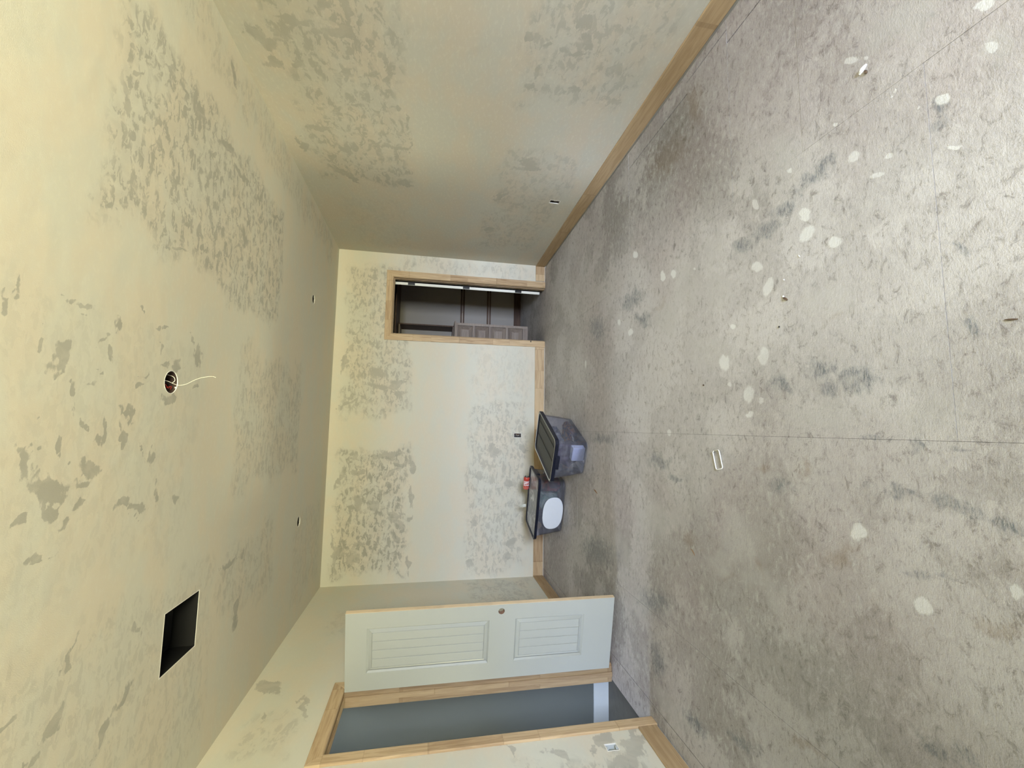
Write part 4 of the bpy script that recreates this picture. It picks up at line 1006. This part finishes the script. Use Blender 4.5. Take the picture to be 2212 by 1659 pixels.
crumple('fabric_bundle', inbin(b2r, -.205, .0, .016), A17, (.19, .30, .22), cloth('slate_cloth', (.055, .06, .085), (.14, .15, .18)), 'slate coloured cloth bundle in the end of the oval-marked bin', 'fabric', 9.4, .15)

# soda can lying on the back edge of the lid
can = empty('soda_can', inbin(b2r, .150, .188, BBH+.038), A17); tag(can, 'red drink can with white lettering lying on the bin lid', 'can')
g = G('can_print'); t = g.n.new('ShaderNodeTexCoord').outputs['Object']
sx_ = g.n.new('ShaderNodeSeparateXYZ'); g.l.new(t, sx_.inputs[0])
n = g.noise(g.mapping(t, scale=(1, 1, 1)), 62, 3, .5, 1.2)
band = g.math('MULTIPLY', g.smooth(sx_.outputs[0], -.030, -.026), g.smooth(sx_.outputs[0], .030, .034, 1, 0))
front = g.smooth(sx_.outputs[1], -.004, -.012)
wm = g.math('MULTIPLY', g.math('MULTIPLY', g.smooth(n, .46, .50), band), front)
stripe = g.math('MULTIPLY', g.math('GREATER_THAN', g.math('SINE', g.math('MULTIPLY', sx_.outputs[0], 520)), .35), g.smooth(sx_.outputs[0], -.036, -.040))
c = g.mix(wm, (.43, .045, .03), (.75, .70, .74)); c = g.mix(g.math('MULTIPLY', stripe, .5), c, (.72, .45, .40))
g.done(c, .35, None, .5)
bm = bmesh.new(); N = 28
prof = [(-.078, .026), (-.076, .030), (-.068, .036), (.062, .036), (.072, .030), (.076, .0265)]
loft(bm, [[(x, q*math.cos(2*PI*k/N), q*math.sin(2*PI*k/N)) for k in range(N)] for x, q in prof], True, False); mesh_obj('can_body', bm, g.m, can, smooth=False)
bm = bmesh.new(); prof = [(.076, .0265), (.0785, .0275), (.0785, .025), (.074, .023)]
loft(bm, [[(x, q*math.cos(2*PI*k/N), q*math.sin(2*PI*k/N)) for k in range(N)] for x, q in prof], False, True); mesh_obj('can_end', bm, plain('dark_can_end', (.12, .13, .12), .3, .8), can)
bm = bmesh.new(); loft(bm, [[(x, -.004+.008*math.cos(2*PI*k/12), .011*math.sin(2*PI*k/12)) for k in range(12)] for x in (.0745, .0765)], True, True); mesh_obj('pull_tab', bm, M_STEEL, can)

# crumpled pale plastic strip stuck up over the far rim of the oval-marked bin
bm = bmesh.new()
pts = [(0, 0, -.014), (0, -.002, .018), (-.012, .010, .030), (-.026, .035, .048), (-.040, .055, .055)]
L_, R_ = [], []
for i, p in enumerate(pts):
    w = .020-.002*i; L_.append((p[0]-w, p[1], p[2])); R_.append((p[0]+w, p[1]+.004*(i % 2), p[2]+.004))
for i in range(len(pts)-1):
    a, b_, c_, d_ = [bm.verts.new(q) for q in (L_[i], R_[i], R_[i+1], L_[i+1])]; bm.faces.new((a, b_, c_, d_))
bmesh.ops.remove_doubles(bm, verts=bm.verts[:], dist=1e-5)
bmesh.ops.solidify(bm, geom=bm.faces[:], thickness=.0015)
st = mesh_obj('plastic_strip', bm, plain('frosted_strip', (.62, .64, .60), .5), None, inbin(b2r, -.16, .222, BBH+.024), A17); tag(st, 'pale plastic strip poking up over the rim of the oval-marked bin', 'plastic strip')

# ------------------------------------------------------------------ small things on the floor
lo = mesh_obj('plastic_ring', (lambda b: (tube(b, [(x, y, .0045+.0015*math.sin(i*.9)) for i, (x, y) in enumerate(rrect(.100, .056, .014, 4))] + [(.050, .014, .0045)], .0028, 8), b)[-1])(bmesh.new()), M_WHITEPL, None, (-.152, 2.089, 0), math.radians(14), True)
tag(lo, 'white plastic rectangular ring lying on the floor', 'ring')
def chip(name, x, y, rz, L_, w, h, mat, label, cat='debris', curl=0.0):
    bm = bmesh.new(); n = 5
    rings = []
    for i in range(n):
        t = i/(n-1); k = .35+.65*math.sin(PI*min(max(t*.9+.08, 0), 1)); cy_ = curl*math.sin(PI*t)
        xx = (t-.5)*L_
        rings.append([(xx, cy_-w/2*k, .0006), (xx, cy_+w/2*k, .0006), (xx, cy_+w/3*k, h*k), (xx, cy_-w/3*k, h*k*.8)])
    loft(bm, rings, True, True)
    o = mesh_obj(name, bm, mat, None, (x, y, .0006), rz); return tag(o, label, cat)
M_CHIPB = plain('brown_chip', (.09, .06, .04), .7); M_CHIPO = plain('orange_wood_chip', (.28, .15, .07), .7); M_CHIPW = plain('white_chip', (.9, .92, .92), .5)
chip('wood_chip', .585, 1.596, .9, .030, .010, .006, M_CHIPB, 'dark brown chip with a white fleck beside it on the floor')
chip('plaster_crumb', .598, 1.606, .3, .010, .006, .005, M_CHIPW, 'tiny white crumb touching the dark brown chip')
chip('pebble', .468, 1.637, .2, .009, .007, .005, M_WIREB, 'small black pebble near the dark brown chip')
chip('pebble', .259, 2.194, 1.2, .014, .009, .005, M_CHIPB, 'brown crumb between the bins and the plaster smears')
chip('plaster_chip', 1.329, 1.195, -1.0, .034, .012, .010, M_CHIPW, 'bright white plaster chip on the panel nearest the side wall')
chip('wood_chip', 1.312, 1.186, .4, .018, .010, .007, M_CHIPB, 'brown splinter against the bright white plaster chip')
chip('wood_splinter', -.570, 3.835, -1.9, .085, .012, .005, M_CHIPO, 'reddish wood splinter in front of the bins', curl=.004)
chip('wood_splinter', -.700, 2.342, -2.2, .050, .006, .003, M_CHIPO, 'thin curved orange splinter on the open floor', curl=.006)
chip('nail', .747, 1.513, .6, .014, .004, .003, M_CHIPW, 'tiny white fleck beside the largest plaster splashes')
chip('pebble', .672, 1.598, .6, .008, .006, .004, M_CHIPW, 'tiny white crumb above the dark brown chip')
chip('wood_splinter', .309, .863, 1.4, .028, .005, .003, M_CHIPB, 'short brown splinter at the near edge of the floor')
